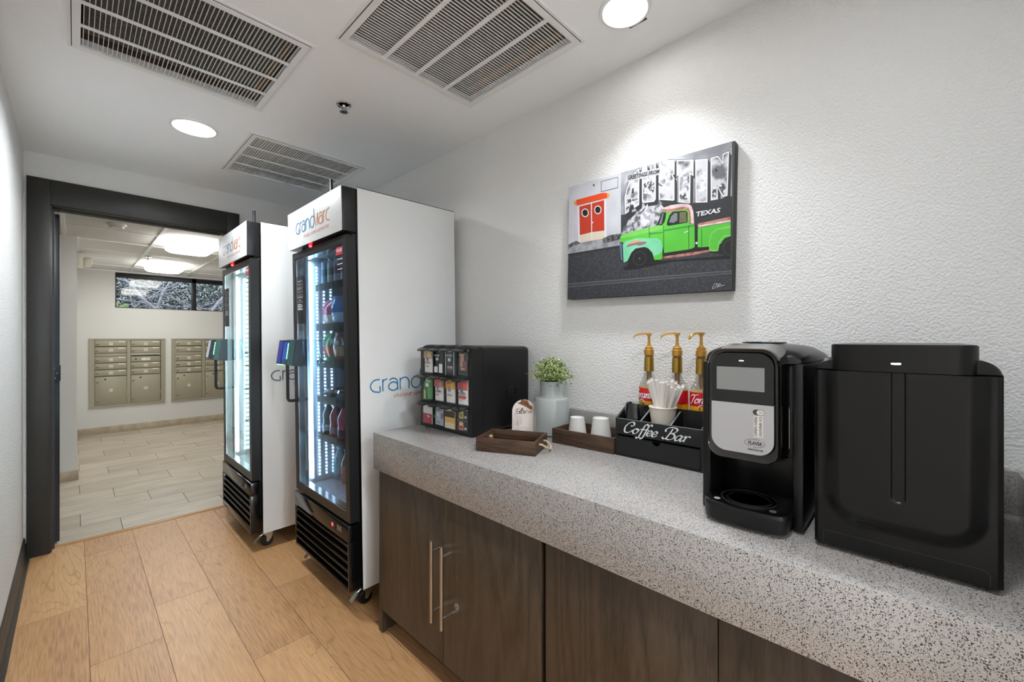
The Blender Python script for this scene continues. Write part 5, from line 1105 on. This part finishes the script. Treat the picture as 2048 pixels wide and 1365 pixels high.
# follow us sign
t = thing('follow_us_sign', 'small cream arched sign reading Follow us with a brown hat', 'sign', (1.371, 1.243, CT), (math.radians(0), 0, math.atan2(1.243, 1.371)))
CRM = M('cream_board', 'efe2da', .5); HAT = M('hat_brown', '8a5a36', .6); HATD = M('hat_band', '5a3820', .6); INK = M('sign_ink', '3a3030', .6)
m = MB(); hw = .052; out = [(-hw, 0), (hw, 0), (hw, .092)]+[(hw*math.cos(PI*i/20), .092+hw*math.sin(PI*i/20)) for i in range(1, 20)]+[(-hw, .092)]
m.prism(out, 0, .005, CRM, 'x'); m.box((.001, -.03, 0), (.028, .03, .003), CRM); obj('board', m, t)
m = MB(); O = (-.0003, 0, 0); U = (0, -1, 0); V = (0, 0, 1); NN = (-1, 0, 0)
m.flat([smooth_path([(-.028, .128), (-.010, .121), (.010, .112), (.030, .101), (.037, .104), (.036, .114), (.028, .120), (.010, .127), (-.012, .133), (-.024, .132), (-.028, .128)])[:-1]], O, U, V, HAT, NN, 0)
m.flat([smooth_path([(-.016, .130), (-.012, .143), (-.004, .1455), (.004, .142), (.012, .142), (.018, .137), (.022, .122), (.004, .126), (-.016, .130)])[:-1]], O, U, V, HAT, NN, .0003)
m.flat(stroke([(-.015, .1325), (.003, .1285), (.0215, .1225)], .0028), O, U, V, HATD, NN, .0006)
obj('hat_picture', m, t, fix=False)
m = MB(); S = script_text('Follow us', .0118, (.09, .24, .6), .35, .86); b = bounds(S); kk = .084/(b[1]-b[0]); S = [[((p[0]-(b[0]+b[1])/2)*kk-.001, p[1]*kk+.084) for p in q] for q in S]
m.flat([[(x, z+.10*x) for x, z in q] for q in S], O, U, V, INK, NN, .0002); obj('lettering', m, t, fix=False)
m = MB(); W2 = .0008
def ln(P, sm=True): m.flat(stroke(P, W2, sm=sm), O, U, V, INK, NN, .0002)
ln([(-.047, .030), (-.046, .060), (-.040, .068), (-.030, .072), (-.018, .068), (-.012, .060), (-.013, .045), (-.010, .032)])
ln([(-.047, .030), (-.044, .018), (-.036, .012), (-.024, .012), (-.014, .018), (.0, .022), (.010, .016), (.012, .008)])
for x in (-.037, -.023): ln([(x, .018), (x, .058)]); ln([(x, .03), (x-.006, .036), (x-.006, .050)]); ln([(x, .034), (x+.006, .040), (x+.006, .054)]); ln([(x-.003, .058), (x, .064), (x+.003, .058)])
ln([(-.030, .012), (-.030, .068)]); obj('boot_drawing', m, t, fix=False)

# vase and plant
VAS = M('vase_grey_glaze', 'a2a8a6', .18, coat=.4)
t = thing('ceramic_vase', 'pale grey glazed vase with a narrower neck beside the organizer', 'vase', (1.440, 1.143, CT))
m = MB(); m.lathe([(0, 0), (.068, 0), (.0765, .005), (.0775, .010), (.0775, .146), (.075, .155), (.066, .160), (.053, .161), (.050, .165), (.0495, .19), (.051, .229), (.0485, .229), (.047, .19), (.047, .165), (.074, .15), (.074, .01), (0, .008)], VAS, n=64); obj('body', m, t)
t = thing('artificial_plant', 'leafy variegated green plant standing in the pale grey vase', 'plant', (1.440, 1.143, CT+.05))
rnd = random.Random(11); LM = [M('plant_green', '4c6a34', .5), M('plant_mid', '7d9650', .5), M('plant_lime', 'c3cf84', .5), M('plant_pale', 'dfe3b4', .5)]
m = MB(); tips = []
for k in range(54):
    a = rnd.uniform(0, 2*PI); q = rnd.random()**.55; r = .098*q; h = .205+.088*math.sqrt(max(0, 1-q*q))*rnd.uniform(.85, 1.1)-.012
    base = Vector((.035*q*math.cos(a), .035*q*math.sin(a), .165)); tip = Vector((r*math.cos(a), r*math.sin(a), h-.012)); mid = (base+tip)/2+Vector((0, 0, .01))
    if tip.x > .062: tip.x = .062
    m.tube([(0.01*math.cos(a), .01*math.sin(a), 0.0), base, mid, tip], .0011, LM[0], 5); tips.append((base, mid, tip))
obj('stems', m, t)
m = MB()
for base, mid, tip in tips:
    for j in range(46):
        s = rnd.random(); p = (mid*(1-s)+tip*s) if j % 4 else base.lerp(mid, rnd.random()); p = p+Vector((rnd.gauss(0, .011), rnd.gauss(0, .011), rnd.gauss(0, .009)))
        if p.x > .078: p.x = .078
        if p.z < .182 and math.hypot(p.x, p.y) < .05: p.z = .182+rnd.random()*.02
        d = Vector((rnd.uniform(-1, 1), rnd.uniform(-1, 1), rnd.uniform(-.2, 1))).normalized(); sd = d.cross(Vector((rnd.random(), rnd.random(), rnd.random()))).normalized(); nn = d.cross(sd)
        L = rnd.uniform(.007, .012); w = L*.32; mt = rnd.choice([LM[0], LM[1], LM[1], LM[2], LM[2], LM[3]])
        m.add([p, p+d*L*.5+sd*w+nn*.001, p+d*L, p+d*L*.5-sd*w+nn*.001, p+d*L*.5-nn*.001], [(0,1,4),(1,2,4),(2,3,4),(3,0,4)], mt)
obj('leaves', m, t, fix=False)

# cup tray and cups
t = thing('cup_tray', 'dark wooden tray holding two upside down white cups', 'tray', (1.409, .912, CT), (0, 0, .06))
open_box(t, .0875, .134, .058)
CUPW = M('paper_cup_white', 'cfcdca', .55)
def paper_cup(name, label, loc, rb, rt, h, up, group=None, CUPW=CUPW):
    t = thing(name, label, 'cup', loc, (0, 0, 0) if up else (PI, 0, 0), group)
    if not up: t.location.z += h
    m = MB(); m.lathe([(0, .004), (rb-.002, .004), (rb-.001, .0), (rb, .0), (rt, h-.002), (rt-.0012, h-.001), (rb-.0015, .006), (0, .006)], CUPW, n=48); obj('body', m, t)
    m = MB(); m.lathe([(rt-.001, h-.003), (rt+.0016, h-.0025), (rt+.002, h-.001), (rt+.001, h+.0003), (rt-.0012, h-.0006)], CUPW, n=48); obj('rim', m, t)
    return t
paper_cup('paper_cup', 'smaller upside down white paper cup, left in the cup tray', (1.415, .990, CT+.0045), .0278, .040, .090, False, 'upside down paper cups')
paper_cup('paper_cup', 'taller upside down white paper cup next to the coffee bar caddy', (1.415, .880, CT+.0045), .0305, .043, .101, False, 'upside down paper cups')

# coffee bar caddy  local: x depth, y, z
CBK = M('caddy_black_paint', '151617', .5, bump=(60, .2, .001))
t = thing('coffee_bar_caddy', 'black wooden caddy with a drawer lettered Coffee Bar', 'caddy', (1.335, .469, CT)); cw, cd = .300, .106
m = MB()
side = [(0, .0), (cd, 0), (cd, .178), (.085, .178), (0, .131)]
m.prism(side, 0, .007, CBK, 'y'); m.prism(side, cw-.007, cw, CBK, 'y'); m.box((cd-.007, .007, 0), (cd, cw-.007, .172), CBK); m.box((.0, .007, 0), (cd-.007, cw-.007, .006), CBK); m.box((0, .007, .070), (cd-.007, cw-.007, .077), CBK)
obj('case', m, t)
EDG = M('grey_top_edge', '6f7070', .5)  # lighter strips along the tops of the front panel and dividers
m = MB(); m.box((0, .007, .0705), (.007, cw-.007, .131), CBK, .0008); m.box((.0002, .0075, .1310), (.0068, cw-.0075, .1316), EDG); obj('front_panel', m, t)
for y in (.104, .208):
    m = MB(); m.prism([(.007, .077), (cd-.007, .077), (cd-.007, .165), (.085, .165), (.007, .131)], y-.003, y+.003, CBK, 'y'); m.prism([(.007, .1311), (.085, .1651), (.085, .1658), (.007, .1318)], y-.0028, y+.0028, EDG, 'y'); obj('divider', m, t)
m = MB(); dp = [(.0085, .008), (cw-.0085, .008), (cw-.0085, .0685), (cw/2+.014, .0685)]+[(cw/2+.014*math.cos(a), .0685-.013*math.sin(a)) for a in [PI*k/8 for k in range(1, 8)]]+[(cw/2-.014, .0685), (.0085, .0685)]
m.prism(dp, -.0012, .006, CBK, 'x'); m.box((.006, .012, .010), (.09, cw-.012, .04), CBK); obj('drawer', m, t)
WI = M('white_script_paint', 'e6e8ea', .5); m = MB(); S = script_text('Coffee Bar', .0190, (.09, .30, .55), .32, .97); b = bounds(S)
k = .232/(b[1]-b[0]); S = [[((p[0]-b[0])*k, p[1]) for p in q] for q in S]; m.flat(S, (-.0004, .268, .0860), (0, -1, 0), (0, 0, 1), WI, (-1, 0, 0), .0003); obj('lettering', m, t, fix=False, label='white script lettering')

# tumbler in the left section
t = thing('glass_tumbler', 'clear stemless glass standing in the left section of the caddy', 'glass', (1.388, .7205, CT+.0775))
m = MB(); m.lathe([(0, 0), (.026, 0), (.036, .012), (.0405, .035), (.0405, .05), (.0375, .078), (.034, .106), (.0332, .1065), (.0328, .105), (.0365, .078), (.0392, .05), (.0390, .036), (.034, .015), (.024, .007), (0, .006)], pane_mat('tumbler_glass', 'e9eeee', .02, 2.2), n=48); obj('bowl', m, t)
# straw cup
t = paper_cup('straw_cup', 'white paper cup full of wrapped straws in the middle section of the caddy', (1.390, .6205, CT+.0775), .032, .0445, .104, True, None, M('paper_cup_cream', 'cdc5b8', .6))
rnd = random.Random(5); SW = M('straw_wrapper', 'd9d3cd', .7, bump=(150, .3, .001)); SW2 = M('straw_wrapper_darker', 'c9c0b8', .7)  # second, slightly darker wrapper tone for every third straw
lean = [(-.40, 0), (-.35, .06), (-.30, -.05), (-.22, .05), (-.19, -.08), (-.10, -.06), (-.02, .04), (.04, -.08), (.07, -.02), (.10, .06), (.17, -.06), (.20, .04), (.25, -.10), (.29, -.02), (.33, .06), (.37, -.05), (.42, .02), (.46, .07), (.44, -.08), (.12, -.10)]
for i, (ly, lx) in enumerate(lean):
    L = rnd.uniform(.178, .198); yb = -ly*.055
    t = thing('wrapped_straw', 'white paper-wrapped straw standing in the straw cup', 'straw', (1.390+lx*.15, .6205+ly*.02, CT+.0775+.008), (-lx*0, lx*.9, rnd.uniform(-.3, .3)), 'paper wrapped straws in the cup')
    t.rotation_euler = (ly*.85, lx*.9, 0)
    m = MB(); w = .0054; m.loft([[(-.0020*k, -w, z), (.0, -w*.6, z), (.0020*k, -w, z), (.0026*k, 0, z), (.0020*k, w, z), (0, w*.8, z), (-.0020*k, w, z), (-.0028*k, 0, z)] for z, k in ((0, .2), (.006, 1), (L-.010, 1), (L-.006, .3), (L, .2))], SW if i % 3 else SW2, smooth=False); obj('wrapper', m, t)

# syrup bottles
GOLD = M('gold_pump', 'b98a3e', .35, .55); GOLD2 = M('gold_collar', 'a8873a', .28, .8); STEM = M('pump_stem', '8c6a44', .5)
BG = pane_mat('bottle_glass', 'f7f8f7', .03, 1.2); REDT = M('syrup_red', 'c41620', .35); YEL = M('syrup_yellow', 'e0a814', .4); REDD = M('syrup_dark_red', '8c1218', .35); WHI = M('syrup_white', 'f0eeee', .5)
def syrup(label, Y, turn, lab_rot, dz=0):
    t = thing('syrup_bottle', label, 'bottle', (1.487, Y, CT), (0, 0, 0), 'syrup bottles behind the caddy')
    r = .036
    m = MB(); m.lathe([(0, .001), (r-.003, .001), (r, .006), (r, .232), (r-.003, .246), (.022, .268), (.0145, .285), (.0135, .318), (.012, .318), (.0125, .285), (.020, .266), (r-.005, .244), (r-.0015, .23), (r-.0015, .008), (0, .004)], BG, n=40); obj('glass', m, t)
    m = MB(); m.lathe([(r+.0004, .13), (r+.0006, .131), (r+.0006, .232), (r+.0004, .233)], REDT, n=48); m.lathe([(r+.0009, .150), (r+.0009, .184)], YEL, n=48); m.lathe([(r+.0009, .231), (r+.0009, .2335)], M('syrup_gold_line', 'b98a4a', .4), n=48)
    lo = obj('label', m, t)
    # curved lettering
    S = script_text('Torani', .0150, (.12, .30, .5), .3, .90); m = MB(); A0 = math.radians(180+lab_rot)
    def wrap(polys, zoff, mat, rr):
        for q in polys:
            vs = []
            for x, z in q: a = A0+x/r; vs.append((rr*math.cos(a), rr*math.sin(a), z+zoff))
            m.add(vs, [tuple(range(len(vs)))], mat)
    b = bounds(S); wrap([[(p[0]-b[1]/2, p[1]+.25*(p[0]-b[1]/2)*0) for p in q] for q in S], .196, WHI, r+.0016)
    wrap([[(x, y) for x, y in zip((-.014, .014, .012, .006, 0, -.006, -.012), (0, 0, .008, .014, .016, .014, .008))]], .176, WHI, r+.0014)
    for x, mt in ((-.012, YEL), (-.006, REDD), (0, YEL), (.006, REDD), (.011, YEL)): wrap([[(x-.002, 0), (x+.002, 0), (x+.002, .009), (x-.002, .009)]], .172, mt, r+.0018)
    obj('lettering', m, lo, fix=False, label='white script lettering')
    m = MB(); m.lathe([(.0178, .292), (.0178, .297), (.0170, .345), (.0160, .346), (.0160, .293)], GOLD2, n=32); obj('collar', m, t)
    m = MB(); m.lathe([(.012, .346), (.015, .348), (.015, .352), (.012, .353)], STEM, n=24); m.lathe([(.0178, .353), (.0180, .372), (.0150, .374), (.0150, .381), (.0100, .384), (.0090, .388), (.0062, .389), (.0048, .405), (.0048, .424), (.0085, .425), (.0085, .434), (0, .436)], GOLD, n=28)
    m.lathe([(.0085, .256), (.0085, .292)], STEM, n=16); m.lathe([(0, .238), (.004, .240), (.0085, .256)], STEM, n=16); m.lathe([(.003, .02), (.003, .24)], M('dip_tube', 'dadad6', .4), n=10)
    ca, sa = math.cos(math.radians(turn)), math.sin(math.radians(turn)); pts = [(-.010, .431), (.012, .432), (.030, .431), (.045, .427), (.054, .420), (.057, .413)]
    m.loft([[(x*ca-s*w*sa, x*sa+s*w*ca, z+h) for s, h in ((-1, -.003), (-1, .002), (-.5, .0045), (.5, .0045), (1, .002), (1, -.003))] for (x, z), w in zip(pts, (.007, .0075, .0055, .005, .0048, .0045))], GOLD)
    obj('pump', m, t)
syrup('syrup bottle with gold pump, leftmost behind the caddy', .717, 118, -18)
syrup('syrup bottle with gold pump behind the wrapped straws', .611, 120, -55)
syrup('syrup bottle with gold pump beside the coffee brewer', .528, 160, 22)

# =====================================================================
# COFFEE BREWER   local origin at front middle of its foot, x depth
# =====================================================================
BRB = M('brewer_black', '0f1011', .30, spec=.4); BRG = M('brewer_gloss', '0b0b0c', .10, coat=.6); SIL = M('brewer_silver', 'a6a6a7', .42, .15); SCR = M('grey_screen', '6a6b6a', .12, emit='6f706e', es=.12); PNL = M('brewer_panel', '18191a', .25)
t = thing('coffee_brewer', 'black single cup coffee brewer with a grey screen and silver front', 'coffee machine', (1.055, .270, CT))
hw = .1025
m = MB()
for s in (-1, 1): m.box((.0, s*hw, .006), (.375, s*(hw-.020), .360), BRB, .006)
m.box((.085, -hw+.018, .004), (.375, hw-.018, .360), BRB, .004); m.box((.012, -hw+.015, .155), (.10, hw-.015, .360), BRB, .01)
m.box((.02, -hw+.01, 0), (.36, hw-.01, .012), BRB, .003)
obj('body', m, t)
m = MB()
def dome(x, h2, zt, zb=.3605, dx=0):
    P = []
    for k in range(25):
        a = PI*k/24; c, s = math.cos(a), math.sin(a); P.append((x, h2*math.copysign(abs(c)**.55, c), zb+(zt-zb)*abs(s)**.62))
    return P
m.loft([dome(.004, .085, .380), dome(.012, .097, .388), dome(.03, .102, .394), dome(.09, .1035, .402), dome(.17, .1035, .402), dome(.25, .1035, .398), dome(.32, .1035, .388), dome(.36, .1025, .376), dome(.376, .100, .362)], BRB); obj('top_cover', m, t)
m = MB(); m.lathe([(0, .402), (.046, .4025), (.048, .4035), (.048, .405), (.044, .406), (0, .4065)], BLKS, (.13, 0, 0), 40); m.lathe([(0, .4066), (.016, .4068), (.019, .405)], DKM, (.085, .012, 0), 24); obj('tank_lid', m, t)
m = MB()
def hs(x, k, r, z0=.150, z1=.393, w=.0705): return [(x, (p[0])*k, (z0+z1)/2+(p[1]-(z0+z1)/2)*k) for p in rrect(-w, w, z0, z1, [r, r, r*.8, r*.8], 8)]
m.loft([hs(-.0545, .955, .036), hs(-.057, .985, .036), hs(-.054, 1.0, .036), hs(-.035, 1.0, .036), hs(.02, 1.08, .036)], BRG); ho = obj('brew_head', m, t)
m = MB(); up = [p for p in rrect(-.061, .061, .168, .383, [.030]*4, 8)]
top = [p for p in up if p[1] >= .276]; top = [(.061, .2755)]+top+[(-.061, .2755)]
m.prism(sorted_top if False else top, -.0585, -.0575, PNL, 'x'); m.flat([rrect(-.0045, .0045, -.0008, .0008, .0008)], (-.0588, .0, .3665), (0, -1, 0), (0, 0, 1), M('white_led', 'ffffff', .5, emit='ffffff', es=2.5), (-1, 0, 0), .0004); po = obj('display_panel', m, ho, fix=False)
m = MB(); m.box((-.0592, -.044, .302), (-.0586, .050, .3525), SCR); obj('screen', m, ho)
bot = [p for p in up if p[1] < .276]; m = MB(); m.prism([(-.061, .2745)]+bot+[(.061, .2745)], -.0590, -.0575, SIL, 'x'); so = obj('silver_door', m, ho)
m = MB(); O = (-.0592, 0, 0); U = (0, -1, 0); V = (0, 0, 1); NN = (-1, 0, 0); DG = M('dark_print', '3a3a3a', .5)
fl2 = lambda T, mat=DG, off=.0003: m.flat(T, O, U, V, mat, NN, off)
fl2([rrect(.0225, .0445, .2525, .2645, .006, 5)]); fl2([rrect(.0295, .0437, .2533, .2637, .005, 5)], M('label_cream', 'c9c6c2', .5), .0006)
for k in range(3): fl2(stroke([(.0345+k*.0024, .2560), (.0361+k*.0024, .2585), (.0345+k*.0024, .2610)], .0007, sm=False), DG, .0009)
m.flat([rect(.024, .0415, .206, .2515)], O, U, V, M('label_cream', 'c9c6c2', .5), NN, .0002)
V3d = (0, 1, 0)
m.flat(fit_box(text_polys('OPEN HERE', 1, bold=.01), 0, .041, 0, .0052), (-.0592, -.0305, .2085), (0, 0, 1), (0, 1, 0), DG, NN, .0006)
m.flat(fit_box(text_polys('OUVRIR ICI', 1, bold=.01), 0, .041, 0, .0052), (-.0592, -.0395, .2085), (0, 0, 1), (0, 1, 0), DG, NN, .0006)
fl2(fit_quad(text_polys('FLAVIA', 1, bold=.03, shear=.2), [(.013, .1885), (.039, .1885), (.039, .1965), (.013, .1965)]))
fl2(stroke([(.016+.012*math.cos(a)*1.6+.010, .1925+.0085*math.sin(a)) for a in [PI*.35+PI*1.0*k/10 for k in range(11)]], .0007)); fl2(stroke([(.026+.0185*math.cos(a), .1925+.0085*math.sin(a)) for a in [-PI*.55+PI*.75*k/10 for k in range(11)]], .0007))
fl2(fit_box(text_polys('CREATION 300', 1, bold=.03), .012, .042, .1765, .1805)); obj('printing', m, so, fix=False)
m = MB(); m.loft([[(x, -s*.0795, z) for z, s in ((.185, 1), (.265, 1), (.270, .99), (.180, .99))] for x in (-.012, -.004)], STEEL); obj('side_release', m, ho)
# spout under head
m = MB(); m.lathe([(.012, .151), (.010, .142), (.0, .142)], DKM, (-.005, 0, 0), 20); obj('spout', m, t)
m = MB()
pl = [(.080, -.084), (.080, .084)]+[(-.030+.030*math.cos(a), .055+.030*math.sin(a)) for a in [PI/2+PI/2*k/8 for k in range(9)]]+[(-.0625, .03), (-.0645, 0), (-.0625, -.03)]+[(-.030+.030*math.cos(a), -.055+.030*math.sin(a)) for a in [PI+PI/2*k/8 for k in range(9)]]
for z0, z1, k0, k1 in ((.010, .040, .97, 1.0), (.040, .048, 1.0, .985), (.048, .050, .985, .93)):
    m.loft([[(p[0]*k0, p[1]*k0, z0) for p in pl], [(p[0]*k1, p[1]*k1, z1) for p in pl]], BRB if z1 < .049 else BRG, smooth=False)
m.lathe([(0, 0), (.05, 0), (.05, .010), (0, .010)], DKM, (.01, 0, 0), 24); to = obj('drip_tray', m, t)
m = MB(); m.lathe([(.056, .050), (.057, .0535), (.054, .0545), (.052, .0525), (.046, .0525), (.044, .0540), (.041, .0540), (.039, .0525), (.0, .0525)], M('tray_metal', '4a4947', .35, .5), (-.002, 0, 0), 48); m.box((-.020, -.006, .0527), (.012, .006, .0536), DKM)
for s in (-1, 1): m.lathe([(0, .0505), (.007, .0507), (.006, .0515), (0, .0518)], M('white_pad', '85837f', .5), (-.040, s*.055, 0), 12); obj('drip_grate', m, to)

# =====================================================================
# BLACK CHILLER
# =====================================================================
t = thing('drink_chiller', 'large matte black countertop appliance with a rounded bulging front, rightmost on the counter', 'countertop appliance', (1.026, .021, CT))
CH = M('chiller_black', '0c0c0c', .36, spec=.35, bump=(500, .05, .0003)); cwid = .1243
def sdr(y, z, hwid, z0, r):  # distance inside a U-shaped region open at the top
    dy = abs(y)-(hwid-r); dz = (z0+r)-z
    return r-(math.hypot(max(dy, 0), max(dz, 0)) if (dy > 0 or dz > 0) else 0)+(-max(dy, dz) if dy < 0 and dz < 0 else 0)
def sst(x): x = min(1, max(0, x)); return x*x*(3-2*x)
NY, NZ = 124, 150; rows = []
for j in range(NZ+1):
    z = .010+(.353-.010)*j/NZ; r = []
    for i in range(NY+1):
        y = -cwid+2*cwid*i/NY; x = 0
        x -= .017*sst((sdr(y, z, .108-.004*(1-z/.36), .062, .052)+.006)/.030)
        e = cwid-abs(y); x += .006*(1-sst(e/.007))
        g = sdr(y, z, .0095, .122, .009); x += .0035*sst((g+.001)/.0025)
        r.append((x, y, z))
    rows.append(r)
m = MB(); m.loft(rows, CH, cap=False, closed=False)
sec = [(x, y) for x, y in [(.0058, -cwid), (.0058, cwid)]]
m.add([(.006, -cwid, .010), (.006, cwid, .010), (.40, cwid, .010), (.40, -cwid, .010), (.006, -cwid, .353), (.006, cwid, .353), (.40, cwid, .353), (.40, -cwid, .353)], [(0,3,2,1),(1,2,6,5),(2,3,7,6),(3,0,4,7)], CH)
m.box((.02, -cwid+.01, .003), (.39, cwid-.01, .0105), DKM); m.box((.03, -.10, 0), (.05, -.08, .004), DKM); m.box((.03, .08, 0), (.05, .10, .004), DKM); m.box((.35, -.10, 0), (.37, .10, .004), DKM)
obj('body', m, t)
m = MB()
def shs(x, k, zt): return [(x, p[0]*k, p[1]) for p in rrect(-cwid, cwid, .3540, zt, [.028, .028, .001, .001], 8)]
m.loft([shs(.006, .995, .372), shs(.012, 1, .378), shs(.38, 1, .378), shs(.40, .98, .37)], CH); obj('shoulder', m, t)
m = MB(); m.prism([(.38, -.100), (.40, -.08), (.40, .08), (.38, .100), (.035, .1000), (.016, .0985), (.002, .094), (-.008, .086), (-.0145, .074), (-.0170, .058), (-.0170, -.058), (-.0145, -.074), (-.008, -.086), (.002, -.094), (.016, -.0985), (.035, -.100)], .3542, .402, CH, 'z', smooth=True)
m.prism([(.375, -.096), (.39, -.08), (.39, .08), (.375, .096), (.008, .096), (-.006, .091), (-.013, .080), (-.0135, 0), (-.013, -.080), (-.006, -.091), (.008, -.096)], .402, .4035, BLKS, 'z'); lo = obj('lid', m, t)
m = MB(); m.flat([rrect(-.0065, .0065, -.0014, .0014, .0014)], (-.0172, .003, .3695), (0, -1, 0), (0, 0, 1), M('blue_white_led', 'ffffff', .5, emit='dfeaff', es=5), (-1, 0, 0), .0006); obj('status_light', m, lo, fix=False)
m = MB(); a = cwid-.015
m.flat(stroke([(-a, .012), (-a, .034), (-a+.003, .037), (a-.006, .037), (a, .031), (a, .012)], .0009, sm=False), (-.0003, 0, 0), (0, -1, 0), (0, 0, 1), M('panel_line', '343434', .4), (-1, 0, 0), .0002); obj('service_panel', m, t, fix=False)

# cable
t = tag(obj('power_cable', MB().tube([(1.50, .152, .888), (1.49, .154, .98), (1.47, .150, 1.06), (1.44, .153, 1.12), (1.43, .158, 1.17), (1.45, .154, 1.19), (1.48, .150, 1.165), (1.49, .154, 1.10), (1.51, .156, 1.02), (1.515, .154, .888)], .0035, BLK, 8)), 'black looped power cable between the brewer and the chiller', 'cable')

# =====================================================================
# CANVAS PRINT
# =====================================================================
def mott(name, c1, c2, sc, lo, hi, det=4):
    m = M(name, c1, .65, var=(sc, c2, lo, hi)); return m
AM = dict(sky=mott('print_sky', '6f6f74', 'a5a5aa', 9, .35, .65), plaster=mott('print_plaster', 'a9a8ae', 'bdbcc2', 8, .3, .7), mural=M('print_mural', '242528', .6), foliage=mott('print_foliage', '55555a', 'b4b4b8', 60, .42, .58),
    muraldk=M('print_mural_dark', '303135', .6), paper=M('print_white', 'cbc9cc', .6), scene=mott('print_grey_scene', 'b4b2b6', '58585c', 22, .48, .62), sketch=mott('print_sketch', 'c8c6ca', '9c9ba0', 70, .45, .55), dots=mott('print_dots', '3c3c40', 'c0bfc2', 85, .45, .55),
    banner=M('print_banner', 'a9a8ab', .6), yellow=M('print_yellow', 'd98a1e', .6), orange=M('print_orange', 'cc4216', .6), doorred=M('print_red', 'b03016', .6), kick=M('print_beige', 'c8bba8', .6), black=M('print_black', '141414', .6),
    walk=mott('print_walk', '77777a', '9a9a9d', 30, .4, .6), grass=mott('print_grass', '2c2d2e', '6a6b6a', 70, .45, .6), asphalt=mott('print_asphalt', '2c2d31', '3a3b40', 120, .4, .6), line=M('print_line', '55565a', .6), green=mott('print_green', '48a62e', '58b838', 7, .3, .7),
    greenlt=mott('print_green_light', '62b044', '7abf5e', 9, .3, .7), greendk=M('print_green_dark', '3a7a34', .6), rust=mott('print_rust', '8a5048', 'a87468', 60, .4, .6), rustlt=M('print_rust_light', 'c09a70', .6), roof=mott('print_roof', 'cdbcbc', 'b09898', 25, .4, .65),
    glass=M('print_glass', '6a6f72', .6), brown=mott('print_brown', '6b5a3e', '4f5a3a', 40, .4, .6), teal=mott('print_teal', '62b688', '7cc49c', 14, .35, .65), patch=M('print_patch', '8a6670', .6), tyre=M('print_tyre', '2a2a2a', .6), chrome=M('print_chrome', '5a6480', .6))
t = thing('canvas_print', 'wrapped canvas print of a green pickup truck before an Austin mural', 'picture', (WX, .769, 1.7135), (.0175, 0, 0))
m = MB(); m.box((-.0385, -.336, -.247), (-.001, .336, .247), M('canvas_edge', '3c3b3a', .75, bump=(600, .3, .0005)), .0015); obj('stretched_canvas', m, t)
m = MB(); O = (-.0386, .336, -.247)
k = 0
for nm, Pp in ART:
    k += 1; m.flat([[(a/1000, b/1000) for a, b in Pp]], O, (0, -1, 0), (0, 0, 1), AM[nm], (-1, 0, 0), .0001+.000009*k)
top = .0001+.000009*(k+6)
for nm, q in ART_TEXT.items():
    T = fit_quad(text_polys(nm, 1, bold=.03, shear=.1), [(a/1000, b/1000) for a, b in q]); m.flat(T, O, (0, -1, 0), (0, 0, 1), AM['paper'] if nm == 'TEXAS' else AM['black'], (-1, 0, 0), top)
for s in ART_STROKES: m.flat(stroke([(a/1000, b/1000) for a, b in s], .0012), O, (0, -1, 0), (0, 0, 1), AM['paper'], (-1, 0, 0), top)
obj('printed_picture', m, t, fix=False)
